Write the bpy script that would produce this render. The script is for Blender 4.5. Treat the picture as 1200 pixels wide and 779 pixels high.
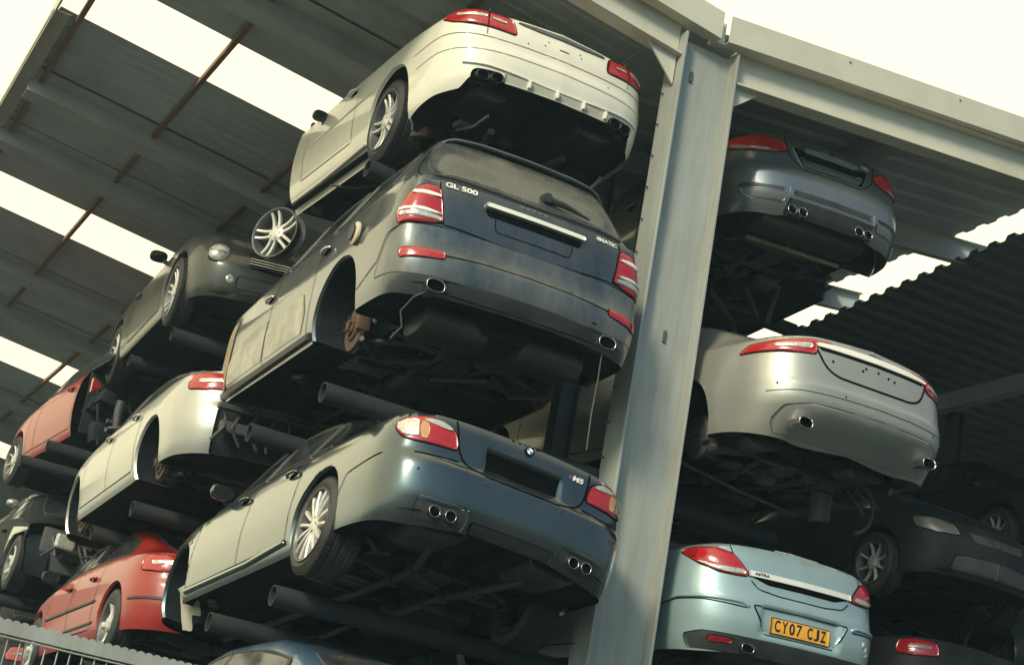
import bpy, bmesh, math, random
import numpy as np
from mathutils import Matrix, Vector, Euler
random.seed(7)
SC = bpy.context.scene
for _o in list(bpy.data.objects): bpy.data.objects.remove(_o)
COL = SC.collection
# ---------------------------------------------------------------- camera
cam_d = bpy.data.cameras.new('camera'); cam = bpy.data.objects.new('camera', cam_d); COL.objects.link(cam); SC.camera = cam
F_PX = 1900.0
cam_d.sensor_fit = 'HORIZONTAL'; cam_d.sensor_width = 36; cam_d.lens = 36*F_PX/1200; cam_d.clip_end = 3000; cam_d.clip_start = .1
VY = Vector((-430-600, 870-389.5, F_PX))
_a = Vector((775-600, 420-389.5)); _b = Vector((.154, -1.))
_D = (-F_PX**2 - VY.xy.dot(_a))/VY.xy.dot(_b)
_z = Vector((_a.x+_b.x*_D, _a.y+_b.y*_D, F_PX)).normalized(); _y = VY.normalized(); _x = _y.cross(_z)
# rows of world->cv ; blender camera axes: right, up, -forward
right = Vector((_x[0], _y[0], _z[0])); down = Vector((_x[1], _y[1], _z[1])); fwd = Vector((_x[2], _y[2], _z[2]))
M = Matrix((right, -down, -fwd)).transposed().to_4x4(); M.translation = (0, 0, 1.6)
cam.matrix_world = M
# ---------------------------------------------------------------- light
SUN_EL, SUN_AZ = math.radians(30), math.radians(-128)      # azimuth of the sun measured from +Y towards +X
world = bpy.data.worlds.new('World'); SC.world = world; world.use_nodes = True
nt = world.node_tree; nt.nodes.clear()
out = nt.nodes.new('ShaderNodeOutputWorld'); bg = nt.nodes.new('ShaderNodeBackground')
sky = nt.nodes.new('ShaderNodeTexSky'); sky.sky_type = 'NISHITA'; sky.sun_disc = False
sky.sun_elevation = SUN_EL; sky.sun_rotation = SUN_AZ; sky.air_density = 1.0; sky.dust_density = 6; sky.ozone_density = .6
# a bright hazy veil of cloud covers the part of the sky ahead; behind the camera the sky stays a dimmer blue-grey
tcw = nt.nodes.new('ShaderNodeTexCoord'); dt = nt.nodes.new('ShaderNodeVectorMath'); dt.operation = 'DOT_PRODUCT'; dt.inputs[1].default_value = (-.55, .78, .30)
mpr = nt.nodes.new('ShaderNodeMapRange'); mpr.interpolation_type = 'SMOOTHSTEP'; mpr.inputs[1].default_value = -.45; mpr.inputs[2].default_value = .35; mpr.inputs[3].default_value = .07; mpr.inputs[4].default_value = .85
hs = nt.nodes.new('ShaderNodeMix'); hs.data_type = 'RGBA'; hs.inputs[7].default_value = (15.5, 13.9, 8.4, 1)
nt.links.new(tcw.outputs['Generated'], dt.inputs[0]); nt.links.new(dt.outputs['Value'], mpr.inputs[0]); nt.links.new(mpr.outputs[0], hs.inputs[0])
tn = nt.nodes.new('ShaderNodeMix'); tn.data_type = 'RGBA'; tn.blend_type = 'MULTIPLY'; tn.inputs[0].default_value = 1; tn.inputs[7].default_value = (.42, .80, 1.15, 1)
nt.links.new(sky.outputs[0], tn.inputs[6]); nt.links.new(tn.outputs[2], hs.inputs[6]); nt.links.new(hs.outputs[2], bg.inputs[0]); bg.inputs[1].default_value = .10
nt.links.new(bg.outputs[0], out.inputs[0])
sd = bpy.data.lights.new('sun', 'SUN'); sd.energy = 3.0; sd.angle = math.radians(11); sd.color = (1, .88, .66)
sun = bpy.data.objects.new('sun', sd); COL.objects.link(sun)
sv = Vector((math.sin(SUN_AZ)*math.cos(SUN_EL), math.cos(SUN_AZ)*math.cos(SUN_EL), math.sin(SUN_EL)))
sun.rotation_euler = sv.to_track_quat('Z', 'Y').to_euler(); sun.location = sv*60
SC.view_settings.view_transform = 'Standard'; SC.view_settings.look = 'None'
SC.view_settings.exposure = 0.30; SC.view_settings.gamma = 1
SC.render.engine = 'CYCLES'
SC.cycles.max_bounces = 6; SC.cycles.transparent_max_bounces = 8
# ---------------------------------------------------------------- geometry core
def hermite(pts):
    """smooth monotone-limited interpolation through (x, y) pairs"""
    x = np.array([p[0] for p in pts], float); y = np.array([p[1] for p in pts], float)
    h = np.diff(x); d = np.diff(y) / h
    m = np.zeros_like(y); m[0] = d[0]; m[-1] = d[-1]
    for i in range(1, len(x) - 1):
        if d[i-1] * d[i] > 0:
            w1 = 2*h[i] + h[i-1]; w2 = h[i] + 2*h[i-1]
            m[i] = (w1 + w2) / (w1/d[i-1] + w2/d[i])
    def f(t):
        t = np.clip(np.asarray(t, float), x[0], x[-1])
        i = np.clip(np.searchsorted(x, t, side='right') - 1, 0, len(h) - 1)
        u = (t - x[i]) / h[i]; u2 = u*u; u3 = u2*u
        return (2*u3-3*u2+1)*y[i] + (u3-2*u2+u)*h[i]*m[i] + (-2*u3+3*u2)*y[i+1] + (u3-u2)*h[i]*m[i+1]
    return f

def sstep(a, b, t):
    t = np.clip((np.asarray(t, float) - a) / (b - a), 0, 1)
    return t*t*(3 - 2*t)

def chaikin(pts, n=2, closed=True):
    p = np.array(pts, float)
    for _ in range(n):
        a = p if closed else p[:-1]
        b = np.roll(p, -1, 0) if closed else p[1:]
        q = np.empty((len(a)*2, p.shape[1])); q[0::2] = .75*a + .25*b; q[1::2] = .25*a + .75*b
        if not closed: q = np.vstack([p[:1], q, p[-1:]])
        p = q
    return p

class Shape:
    """car body: a belt Q(s, z) wrapped round the plan outline and a top skin T(t, q)"""
    def __init__(self, sp):
        self.sp = sp; W, L = sp['W'], sp['L']
        pts = chaikin([(0, 0)] + sp['rear'] + sp.get('side', [(W/2, L*.28), (W/2, L*.62)]) + sp['front'] + [(0, L)], 4, False)
        seg = np.r_[0, np.cumsum(np.linalg.norm(np.diff(pts, axis=0), axis=1))]
        self.S = seg[-1]
        n = 800; s = np.linspace(0, self.S, n)
        self.bs = s; self.bx = np.interp(s, seg, pts[:, 0]); self.by = np.interp(s, seg, pts[:, 1])
        k = 21; ker = np.hanning(k); ker /= ker.sum()
        tx = np.gradient(self.bx, s); ty = np.gradient(self.by, s)
        tx = np.convolve(np.pad(tx, k//2, 'edge'), ker, 'valid'); ty = np.convolve(np.pad(ty, k//2, 'edge'), ker, 'valid')
        l = np.hypot(tx, ty); self.nx = ty/l; self.ny = -tx/l
        self.pr, self.ps, self.pf = hermite(sp['prof_r']), hermite(sp['prof_s']), hermite(sp['prof_f'])
        self.zb = hermite([(self.key(k), v) for k, v in sp['bottom']])
        self.zt = hermite([(self.key(k), v) for k, v in sp['top']])
        self.dents = [(self.key(a), self.key(b), c, d, e, f) for a, b, c, d, e, f in sp.get('dents', [])]
        self.sc = s[np.argmax(self.nx > abs(self.ny))]
        self.sf = s[len(s) - 1 - np.argmax((self.nx > abs(self.ny))[::-1])]
        self.C = hermite(sp['roof'])
        hg = np.array(sp['hg'], float)      # rows (|q|, h, g) from shoulder 1 to centre 0
        o = np.argsort(hg[:, 0]); self.hgq, self.hgh, self.hgg = hg[o, 0], hg[o, 1], hg[o, 2]
        # side stations of the top skin
        self.ty0 = float(self.Q(np.array([self.sc]), self.zt(self.sc))[0, 1]); self.ty1 = float(self.Q(np.array([self.sf]), self.zt(self.sf))[0, 1])
        ss = np.linspace(self.sc, self.sf, 400); self.sty = self.Q(ss, self.zt(ss))[:, 1]; self.sts = ss
    def key(self, k):
        if isinstance(k, tuple):
            if k[0] == 'x': return float(np.interp(k[1], self.bx[:int(np.argmax(self.bx))], self.bs[:int(np.argmax(self.bx))]))
            if k[0] == 'y': return float(np.interp(k[1], self.by, self.bs))
            if k[0] == 'fx':
                i = len(self.bx) // 2
                return float(np.interp(-k[1], -self.bx[i:], self.bs[i:]))
        return float(k)
    def Q(self, s, z):
        s, z = np.broadcast_arrays(np.asarray(s, float), np.asarray(z, float))
        sg = np.where(s < 0, -1., 1.); a = abs(s)
        x = np.interp(a, self.bs, self.bx); y = np.interp(a, self.bs, self.by)
        nx = np.interp(a, self.bs, self.nx); ny = np.interp(a, self.bs, self.ny)
        off = self.pr(z)*np.where(ny < 0, ny**2, 0) + self.ps(z)*nx**2 + self.pf(z)*np.where(ny > 0, ny**2, 0)
        for a0, a1, z0, z1, d, e in self.dents:
            off = off + d*sstep(a0-e, a0+e, a)*(1-sstep(a1-e, a1+e, a))*sstep(z0-e, z0+e, z)*(1-sstep(z1-e, z1+e, z))
        return np.stack([(x - nx*off)*sg, y - ny*off, z], -1)
    def T(self, t, q):
        """t = y of the side station (ty0..ty1), q -1 left shoulder .. 1 right shoulder"""
        t, q = np.broadcast_arrays(np.asarray(t, float), np.asarray(q, float))
        aq = np.clip(abs(q), 0, 1); sg = np.where(q < 0, -1., 1.)
        tc = np.clip(t, self.ty0, self.ty1)
        s = np.interp(tc, self.sty, self.sts)
        E = self.Q(s, self.zt(s)); xs, zs = E[..., 0], E[..., 2]
        out = np.zeros(t.shape + (3,))
        P = [0, 0, 0]
        # bows of the two ends
        def bow(edge_s, ref, lo, hi, d):
            s_e = lo + (hi - lo)*aq
            R = self.Q(s_e, self.zt(s_e)); R0 = self.Q(np.full_like(aq, edge_s), self.zt(edge_s))
            bx = (R[..., 0] - aq*R0[..., 0]); by = R[..., 1] - R0[..., 1]; bz = R[..., 2] - R0[..., 2]
            c = self.Q(np.array([lo]), self.zt(lo))[0]
            return bx*d, by*d, bz*d, (c[1]-R0[..., 1])*d, (c[2]-R0[..., 2])*d
        Lb = self.sp.get('bowlen', 1.4)
        dr = 1 - sstep(0, Lb, (tc - self.ty0)); df = 1 - sstep(0, Lb, (self.ty1 - tc))
        r = bow(self.sc, None, 0., self.sc, dr); f = bow(self.sf, None, self.S, self.sf, df)
        cy = tc + r[3] + f[3]; cz = zs + r[4] + f[4]
        end = np.minimum(sstep(0, .06, tc - self.ty0), sstep(0, .06, self.ty1 - tc))
        H = np.maximum(self.C(cy) - cz, 0)
        h = np.interp(aq, self.hgq, self.hgh); g = np.interp(aq, self.hgq, self.hgg)
        b = sstep(.05, .30, H)
        fg = 1 - aq**4
        hh = h*b + aq*(1-b); gg = g*b + fg*(1-b)
        x = hh*xs + (r[0] + f[0]); y = tc + r[1] + f[1]; z = zs + r[2] + f[2] + H*gg*end
        return np.stack([x*sg, y, z], -1)
    def F(self, kind, a, b):
        return self.Q(a, b) if kind == 'Q' else self.T(a, b)
    def N(self, kind, a, b):
        e = 4e-3
        a = np.asarray(a, float); b = np.asarray(b, float)
        da = self.F(kind, a+e, b) - self.F(kind, a-e, b); db = self.F(kind, a, b+e) - self.F(kind, a, b-e)
        n = np.cross(da, db); l = np.linalg.norm(n, axis=-1, keepdims=True); n = n/np.maximum(l, 1e-12)
        P = self.F(kind, a, b)
        out = P - np.array([0, self.sp['L']/2, .55]); out[..., 1] *= .3
        if kind == 'T': out = out*0 + np.array([0, 0, 1.]) + np.sign(P[..., 0:1])*np.array([.5, 0, 0]) 
        sg = np.sign((n*out).sum(-1, keepdims=True)); sg[sg == 0] = 1
        return n*sg
# ---------------------------------------------------------------- car body shapes (metres, y = 0 at the tail)
HG_SEDAN = [(1, 1, 0), (.97, .985, .04), (.93, .955, .13), (.62, .74, .80), (.57, .70, .89), (.50, .63, .95), (.3, .42, .985), (0, 0, 1)]
HG_SUV = [(1, 1, 0), (.97, .99, .04), (.93, .975, .12), (.62, .86, .84), (.57, .82, .92), (.50, .74, .965), (.3, .45, .99), (0, 0, 1)]
def sedan(L, W, H, rear, pr, ps, pf, bot, top, roof, hg=HG_SEDAN, **k):
    d = dict(L=L, W=W, H=H, rear=rear, prof_r=pr, prof_s=ps, prof_f=pf, bottom=bot, top=top, roof=roof, hg=hg,
             front=[(W/2, L-1.0), (W/2-.05, L-.45), (W*.40, L-.14), (W*.22, L-.03)])
    d.update(k); return d
PS = [(.12, .12), (.22, .045), (.35, .015), (.55, 0), (.70, .008), (.85, .03), (.95, .065), (1.02, .11)]
PF = [(.15, .10), (.3, .02), (.5, 0), (.62, .04), (.75, .16), (.9, .4)]
SPEC = {}
L = 4.855
SPEC['m5'] = sedan(L, 1.846, 1.47, [(.45, .012), (.74, .07), (.89, .24), (.918, .6)],
    [(.12, .20), (.22, .10), (.32, .04), (.45, .005), (.58, 0), (.64, .012), (.69, .05), (.80, .065), (.92, .085), (1.0, .12)], PS, PF,
    [(('x', 0), .30), (('x', .45), .25), (('x', .8), .22), (('y', .7), .24), (('y', 1.7), .20), (('y', L-1.3), .20), (('y', L-.4), .2), (('fx', 0), .2)],
    [(('x', 0), .99), (('x', .6), .975), (('y', .35), .93), (('y', 1.2), .93), (('y', 2.5), .91), (('y', 3.7), .86), (('y', 4.4), .76), (('fx', .3), .68), (('fx', 0), .68)],
    [(.11, .99), (.3, 1.01), (.75, 1.045), (.95, 1.12), (1.55, 1.36), (2.1, 1.455), (2.5, 1.469), (3.0, 1.42), (3.8, 1.06), (4.0, .98), (4.4, .88), (4.7, .74), (4.855, .68)],
    dents=[(-1, ('x', .285), .70, .845, .03, .012)])
L = 4.70
SPEC['ec'] = sedan(L, 1.80, 1.40, [(.42, .02), (.70, .10), (.86, .30), (.892, .6)],
    [(.15, .16), (.26, .05), (.34, .015), (.48, 0), (.58, .01), (.62, .035), (.75, .06), (.86, .10), (.95, .14)], PS, PF,
    [(('x', 0), .33), (('x', .36), .33), (('x', .40), .34), (('x', .66), .34), (('x', .76), .24), (('y', .6), .20), (('y', 1.6), .06), (('y', L-1.3), .07), (('y', L-.4), .2), (('fx', 0), .2)],
    [(('x', 0), .93), (('x', .55), .90), (('y', .4), .86), (('y', 1.2), .90), (('y', 2.5), .87), (('y', 3.6), .82), (('y', 4.3), .74), (('fx', .3), .66), (('fx', 0), .66)],
    [(.13, .93), (.25, .95), (.75, .97), (.95, 1.03), (1.6, 1.30), (2.1, 1.385), (2.5, 1.40), (2.9, 1.34), (3.65, 1.0), (3.9, .94), (4.3, .85), (4.6, .72), (4.70, .66)], hg=[(1, 1, 0), (.97, .98, .04), (.93, .93, .13), (.62, .66, .80), (.57, .62, .89), (.50, .56, .95), (.3, .38, .985), (0, 0, 1)])
L = 5.0
SPEC['gl'] = sedan(L, 1.92, 1.84, [(.50, .012), (.80, .07), (.93, .20), (.958, .5)],
    [(.25, .22), (.33, .12), (.42, .05), (.52, .01), (.60, 0), (.66, .01), (.70, .03), (.80, .06), (1.0, .075), (1.12, .10), (1.26, .15)],
    [(.2, .12), (.32, .05), (.5, .01), (.7, 0), (.9, .0), (1.05, .02), (1.18, .04), (1.26, .06)], [(.2, .1), (.4, .02), (.7, 0), (.9, .05), (1.05, .15), (1.2, .3)],
    [(('x', 0), .40), (('x', .6), .39), (('x', .85), .37), (('y', .6), .37), (('y', 1.7), .33), (('y', L-1.3), .33), (('y', L-.4), .35), (('fx', 0), .36)],
    [(('x', 0), 1.24), (('x', .7), 1.235), (('y', .35), 1.22), (('y', 1.2), 1.20), (('y', 2.5), 1.17), (('y', 3.7), 1.13), (('y', 4.5), 1.05), (('fx', .3), .98), (('fx', 0), .98)],
    [(.14, 1.24), (.20, 1.32), (.34, 1.54), (.46, 1.69), (.62, 1.755), (1.2, 1.81), (2.2, 1.84), (3.1, 1.78), (3.9, 1.30), (4.1, 1.20), (4.5, 1.12), (4.85, 1.04), (5.0, .98)], hg=HG_SUV, bowlen=.9)
L = 4.615
SPEC['m3'] = sedan(L, 1.804, 1.42, [(.42, .015), (.68, .09), (.85, .30), (.90, .6)],
    [(.12, .20), (.22, .10), (.30, .04), (.42, 0), (.55, .0), (.62, .02), (.68, .055), (.80, .075), (.92, .10), (1.0, .14)], PS, PF,
    [(('x', 0), .30), (('x', .3), .26), (('x', .55), .22), (('x', .8), .22), (('y', .7), .22), (('y', 1.6), .20), (('y', L-1.3), .20), (('y', L-.4), .2), (('fx', 0), .2)],
    [(('x', 0), .99), (('x', .5), .97), (('y', .35), .91), (('y', 1.2), .92), (('y', 2.5), .89), (('y', 3.6), .84), (('y', 4.2), .76), (('fx', .3), .68), (('fx', 0), .68)],
    [(.12, .99), (.3, 1.0), (.7, 1.01), (.9, 1.07), (1.5, 1.31), (2.1, 1.41), (2.4, 1.42), (2.9, 1.35), (3.6, 1.03), (3.8, .96), (4.2, .86), (4.5, .74), (4.615, .68)],
    dents=[(-1, ('x', .27), .76, .88, .03, .012)])
L = 4.96
SPEC['jag'] = sedan(L, 1.877, 1.46, [(.42, .02), (.70, .10), (.88, .34), (.93, .75)],
    [(.12, .50), (.22, .34), (.32, .18), (.40, .08), (.48, .015), (.54, 0), (.62, .0), (.66, .02), (.78, .05), (.92, .085), (1.03, .14)], PS, PF,
    [(('x', 0), .26), (('x', .45), .24), (('x', .8), .24), (('y', .7), .26), (('y', 1.7), .22), (('y', L-1.3), .22), (('y', L-.4), .2), (('fx', 0), .2)],
    [(('x', 0), 1.045), (('x', .5), 1.02), (('y', .45), .945), (('y', 1.2), .93), (('y', 2.5), .92), (('y', 3.7), .85), (('y', 4.4), .76), (('fx', .3), .68), (('fx', 0), .68)],
    [(.14, 1.045), (.3, 1.07), (.6, 1.09), (.8, 1.12), (1.5, 1.33), (2.1, 1.44), (2.5, 1.46), (3.1, 1.40), (3.9, 1.05), (4.1, .97), (4.5, .86), (4.8, .74), (4.96, .68)])
L = 4.476
SPEC['ast'] = sedan(L, 1.759, 1.41, [(.42, .02), (.68, .10), (.84, .30), (.875, .6)],
    [(.15, .12), (.26, .06), (.36, .02), (.48, .0), (.62, .01), (.70, .04), (.82, .055), (.95, .09), (1.04, .14)], PS, PF,
    [(('x', 0), .24), (('x', .45), .24), (('x', .8), .22), (('y', .7), .22), (('y', 1.6), .20), (('y', L-1.3), .20), (('y', L-.4), .2), (('fx', 0), .2)],
    [(('x', 0), 1.03), (('x', .5), 1.01), (('y', .35), .95), (('y', 1.2), .94), (('y', 2.5), .90), (('y', 3.4), .86), (('y', 4.1), .78), (('fx', .3), .70), (('fx', 0), .70)],
    [(.13, 1.03), (.3, 1.06), (.9, 1.08), (1.2, 1.15), (1.8, 1.37), (2.2, 1.41), (2.7, 1.36), (3.4, 1.04), (3.6, .98), (4.0, .88), (4.35, .76), (4.476, .70)],
    dents=[(-1, ('x', .34), .405, .595, .03, .012)])
def generic(L, W, H, deck=.95, nose=.70, rg=(.75, 1.5), ws=(2.9, 3.75), oh=.25, **k):
    sc = W/1.8
    d = sedan(L, W, H, [(.42*sc, .02), (.68*sc, .09), (W/2-.05, .30), (W/2, .6)],
        [(.12, .16), (.26, .06), (.36, .02), (.48, .0), (.62, .01), (.70, .04), (.82, .055), (deck-.03, .09), (deck+.06, .14)], PS, PF,
        [(('x', 0), .27), (('x', .8*sc), .23), (('y', .7), .22), (('y', 1.6), .20), (('y', L-1.3), .20), (('y', L-.4), .2), (('fx', 0), .2)],
        [(('x', 0), deck), (('x', .55*sc), deck-.015), (('y', .35), deck-.05), (('y', 1.2), deck-.02), (('y', 2.5), deck-.05), (('y', L-1.2), nose+.17), (('y', L-.5), nose+.07), (('fx', .3), nose), (('fx', 0), nose)],
        [(.13, deck), (.3, deck+.03), (rg[0], deck+.07), (rg[1], H-.10), (rg[1]+.6, H), (ws[0]-.3, H-.01), (ws[0], H-.06), (ws[1], nose+.34), (ws[1]+.2, nose+.27), (L-.4, nose+.13), (L-.1, nose+.04), (L, nose)])
    d.update(k); return d
SPEC['silver'] = generic(4.55, 1.80, 1.42, deck=1.0, rg=(.45, 1.3))
SPEC['red'] = generic(4.40, 1.74, 1.40, deck=.95, nose=.66, rg=(.55, 1.25))
SPEC['convertible'] = generic(4.80, 1.92, 1.40, deck=.95, nose=.80, rg=(1.3, 1.9), ws=(2.7, 3.4))
SPEC['red_hatch'] = generic(4.1, 1.72, 1.44, deck=.98, rg=(.3, .9), ws=(2.6, 3.3))
SPEC['wreck'] = generic(4.4, 1.76, 1.42, ws=(2.7, 3.4))
SPEC['blue'] = generic(4.4, 1.76, 1.42, rg=(.55, 1.2))
SPEC['dark'] = generic(4.5, 1.78, 1.42)
SPEC['gl']['hg'] = [(1, 1, 0), (.97, .985, .04), (.93, .955, .12), (.62, .70, .82), (.57, .66, .91), (.50, .59, .96), (.3, .37, .99), (0, 0, 1)]
# ---------------------------------------------------------------- materials
MATS = {}
def _nodes(name):
    m = bpy.data.materials.new(name); m.use_nodes = True
    n = m.node_tree.nodes; l = m.node_tree.links
    return m, n, l, n['Principled BSDF']
def mat(name, col, rough=.5, metal=0., coat=0., var=.15, scale=6., dirt=None, dirt_amt=0., dirt_scale=3., bump=0., bump_scale=40., flake=False, trans=0., spec=.5, streak=0.):
    if name in MATS: return MATS[name]
    m, n, l, b = _nodes(name)
    b.inputs['Base Color'].default_value = (*col, 1); b.inputs['Roughness'].default_value = rough; b.inputs['Metallic'].default_value = metal
    b.inputs['Coat Weight'].default_value = coat; b.inputs['Coat Roughness'].default_value = .06; b.inputs['Specular IOR Level'].default_value = spec
    tc = n.new('ShaderNodeTexCoord')
    no = n.new('ShaderNodeTexNoise'); no.inputs['Scale'].default_value = scale; no.inputs['Detail'].default_value = 8; no.inputs['Roughness'].default_value = .65
    src = tc.outputs['Object']
    if streak:
        mp = n.new('ShaderNodeMapping'); mp.inputs['Scale'].default_value = (1, 1, streak); l.new(src, mp.inputs[0]); src = mp.outputs[0]
    l.new(src, no.inputs['Vector'])
    mr = n.new('ShaderNodeMapRange'); mr.inputs[1].default_value = .3; mr.inputs[2].default_value = .7; mr.inputs[3].default_value = 1-var; mr.inputs[4].default_value = 1+var
    l.new(no.outputs[0], mr.inputs[0])
    vm = n.new('ShaderNodeVectorMath'); vm.operation = 'SCALE'; vm.inputs[0].default_value = col; l.new(mr.outputs[0], vm.inputs['Scale'])
    colour = vm.outputs[0]
    if dirt is not None and dirt_amt > 0:
        n2 = n.new('ShaderNodeTexNoise'); n2.inputs['Scale'].default_value = dirt_scale; n2.inputs['Detail'].default_value = 9; n2.inputs['Roughness'].default_value = .7
        l.new(src, n2.inputs['Vector'])
        r2 = n.new('ShaderNodeMapRange'); r2.inputs[1].default_value = .38; r2.inputs[2].default_value = .72; r2.inputs[3].default_value = .05*dirt_amt; r2.inputs[4].default_value = dirt_amt
        l.new(n2.outputs[0], r2.inputs[0])
        mx = n.new('ShaderNodeMix'); mx.data_type = 'RGBA'; mx.inputs[7].default_value = (*dirt, 1)
        l.new(r2.outputs[0], mx.inputs[0]); l.new(colour, mx.inputs[6]); colour = mx.outputs[2]
        ro = n.new('ShaderNodeMapRange'); ro.inputs[3].default_value = rough; ro.inputs[4].default_value = min(1, rough+.5); l.new(r2.outputs[0], ro.inputs[0]); l.new(ro.outputs[0], b.inputs['Roughness'])
        if coat:
            cr = n.new('ShaderNodeMapRange'); cr.inputs[3].default_value = .05; cr.inputs[4].default_value = .6; l.new(r2.outputs[0], cr.inputs[0]); l.new(cr.outputs[0], b.inputs['Coat Roughness'])
    l.new(colour, b.inputs['Base Color'])
    if bump:
        nb = n.new('ShaderNodeTexNoise'); nb.inputs['Scale'].default_value = bump_scale; nb.inputs['Detail'].default_value = 4
        l.new(tc.outputs['Object'], nb.inputs['Vector'])
        bp = n.new('ShaderNodeBump'); bp.inputs['Strength'].default_value = bump; bp.inputs['Distance'].default_value = .01
        l.new(nb.outputs[0], bp.inputs['Height']); l.new(bp.outputs[0], b.inputs['Normal'])
    MATS[name] = m; return m
DUST = (.34, .31, .24)
def paint(name, col, metal=0., dirt=.35, coat=.8, rough=.42): return mat(name, col, rough, metal, coat, .06, 3, DUST, dirt*.5, 2.6, .10, 2.5, streak=.45)
BLACK = mat('black_rubber', (.012, .013, .015), .6, dirt=(.08, .075, .065), dirt_amt=.35)
GAP = mat('dark_gap', (.003, .004, .005), .9, spec=0)
PLAST = mat('black_plastic', (.018, .021, .025), .45, dirt=(.12, .11, .09), dirt_amt=.3)
UNDER = mat('underseal', (.012, .016, .022), .75, var=.5, scale=9, dirt=(.045, .043, .04), dirt_amt=.4, bump=.5, spec=.12)
CAST = mat('grimy_cast_metal', (.075, .08, .09), .5, .4, var=.4, dirt=(.07, .055, .04), dirt_amt=.7, bump=.4)
RUST = mat('rusty_iron', (.085, .050, .034), .8, .1, var=.5, scale=20, dirt=(.05, .04, .035), dirt_amt=.5, bump=.5)
STEEL = mat('exhaust_steel', (.10, .105, .11), .42, .8, var=.3, dirt=(.07, .055, .04), dirt_amt=.6)
TRIM = mat('bright_trim', (.82, .80, .73), .32, .25, var=.06, dirt=DUST, dirt_amt=.2)
CHROME = mat('chrome', (.72, .71, .67), .12, 1., dirt=DUST, dirt_amt=.2)
ALLOY = mat('alloy', (.66, .66, .61), .32, .45, dirt=(.12, .10, .08), dirt_amt=.5, dirt_scale=14)
ALLOYD = mat('alloy_dark', (.16, .16, .16), .4, .7, dirt=(.06, .05, .045), dirt_amt=.6, dirt_scale=14)
GLASS = mat('dusty_glass', (.012, .016, .019), .07, 0, 0, dirt=(.22, .21, .17), dirt_amt=.22, dirt_scale=1.8, spec=.8)
GLASSD = mat('filmed_glass', (.022, .028, .032), .12, 0, 0, dirt=(.20, .19, .155), dirt_amt=.5, dirt_scale=2.6, spec=.8)
REDL = mat('red_lens', (.36, .008, .012), .12, 0, .7, var=.25, scale=35, dirt=(.22, .06, .05), dirt_amt=.15, dirt_scale=9, bump=.12, bump_scale=90)
RED_LIT = mat('lit_red_lens', (.60, .02, .018), .12, 0, .7, var=.25, scale=35, bump=.12, bump_scale=90)  # brighter copy of the red lens; daylight on the grey coupe's lamps painted in
REDD = mat('dark_red_lens', (.22, .006, .010), .12, 0, .7, var=.3, scale=30, bump=.12, bump_scale=90)
CLEARL = mat('clear_lens', (.48, .46, .40), .15, .35, .7, var=.35, scale=45, bump=.3, bump_scale=70)
AMBER = mat('amber_lens', (.5, .25, .12), .2, 0, .5, var=.3)
GALV = mat('galvanised_steel', (.36, .385, .36), .55, .25, var=.14, scale=5, streak=.12, dirt=(.20, .17, .12), dirt_amt=.5, dirt_scale=7, bump=.08, bump_scale=25)
BEAM = mat('cream_painted_steel', (.53, .51, .42), .55, 0, var=.07, scale=1.4, dirt=(.28, .25, .18), dirt_amt=.35, dirt_scale=1.2)
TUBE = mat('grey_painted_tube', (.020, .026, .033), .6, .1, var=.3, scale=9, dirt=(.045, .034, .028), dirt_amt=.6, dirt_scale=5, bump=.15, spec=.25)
RACK = mat('rack_steel', (.075, .085, .095), .55, .2, var=.25, dirt=(.08, .07, .06), dirt_amt=.4)
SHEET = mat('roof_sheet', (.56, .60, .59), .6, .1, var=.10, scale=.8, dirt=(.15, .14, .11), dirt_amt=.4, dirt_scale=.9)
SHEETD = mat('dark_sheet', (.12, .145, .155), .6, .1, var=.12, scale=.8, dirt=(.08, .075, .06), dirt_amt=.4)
PURLIN = mat('rust_brown_purlin', (.23, .12, .07), .75, 0, var=.35, scale=8, dirt=(.35, .22, .12), dirt_amt=.4)

# ---------------------------------------------------------------- object helpers
def obj(name, me, parent=None, mats=None, smooth=True):
    o = bpy.data.objects.new(name, me); COL.objects.link(o)
    if parent is not None: o.parent = parent
    for m in (mats or []): me.materials.append(m)
    if smooth and len(me.polygons): me.polygons.foreach_set('use_smooth', [True]*len(me.polygons))
    me.update(); return o
def tag(o, label=None, cat=None, group=None, kind=None):
    if label: o['label'] = label
    if cat: o['category'] = cat
    if group: o['group'] = group
    if kind: o['kind'] = kind
    return o
def empty(name, loc=(0, 0, 0), R=None):
    o = bpy.data.objects.new(name, None); COL.objects.link(o); o.empty_display_size = .2
    m = (R.to_4x4() if R is not None else Matrix.Identity(4)); m.translation = loc; o.matrix_world = m
    return o
def rounded(poly, rad=.05, closed=True):
    """adds points near the corners so that smoothing only rounds them by about rad"""
    p = [np.array(q, float) for q in poly]; out = []; n = len(p)
    for i in range(n if closed else n-1):
        a, b = p[i], p[(i+1) % n]; d = np.linalg.norm(b-a); out.append(a)
        if d > 2.5*rad: out += [a+(b-a)*rad/d, b-(b-a)*rad/d]
    if not closed: out.append(p[-1])
    return np.array(out)
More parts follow.
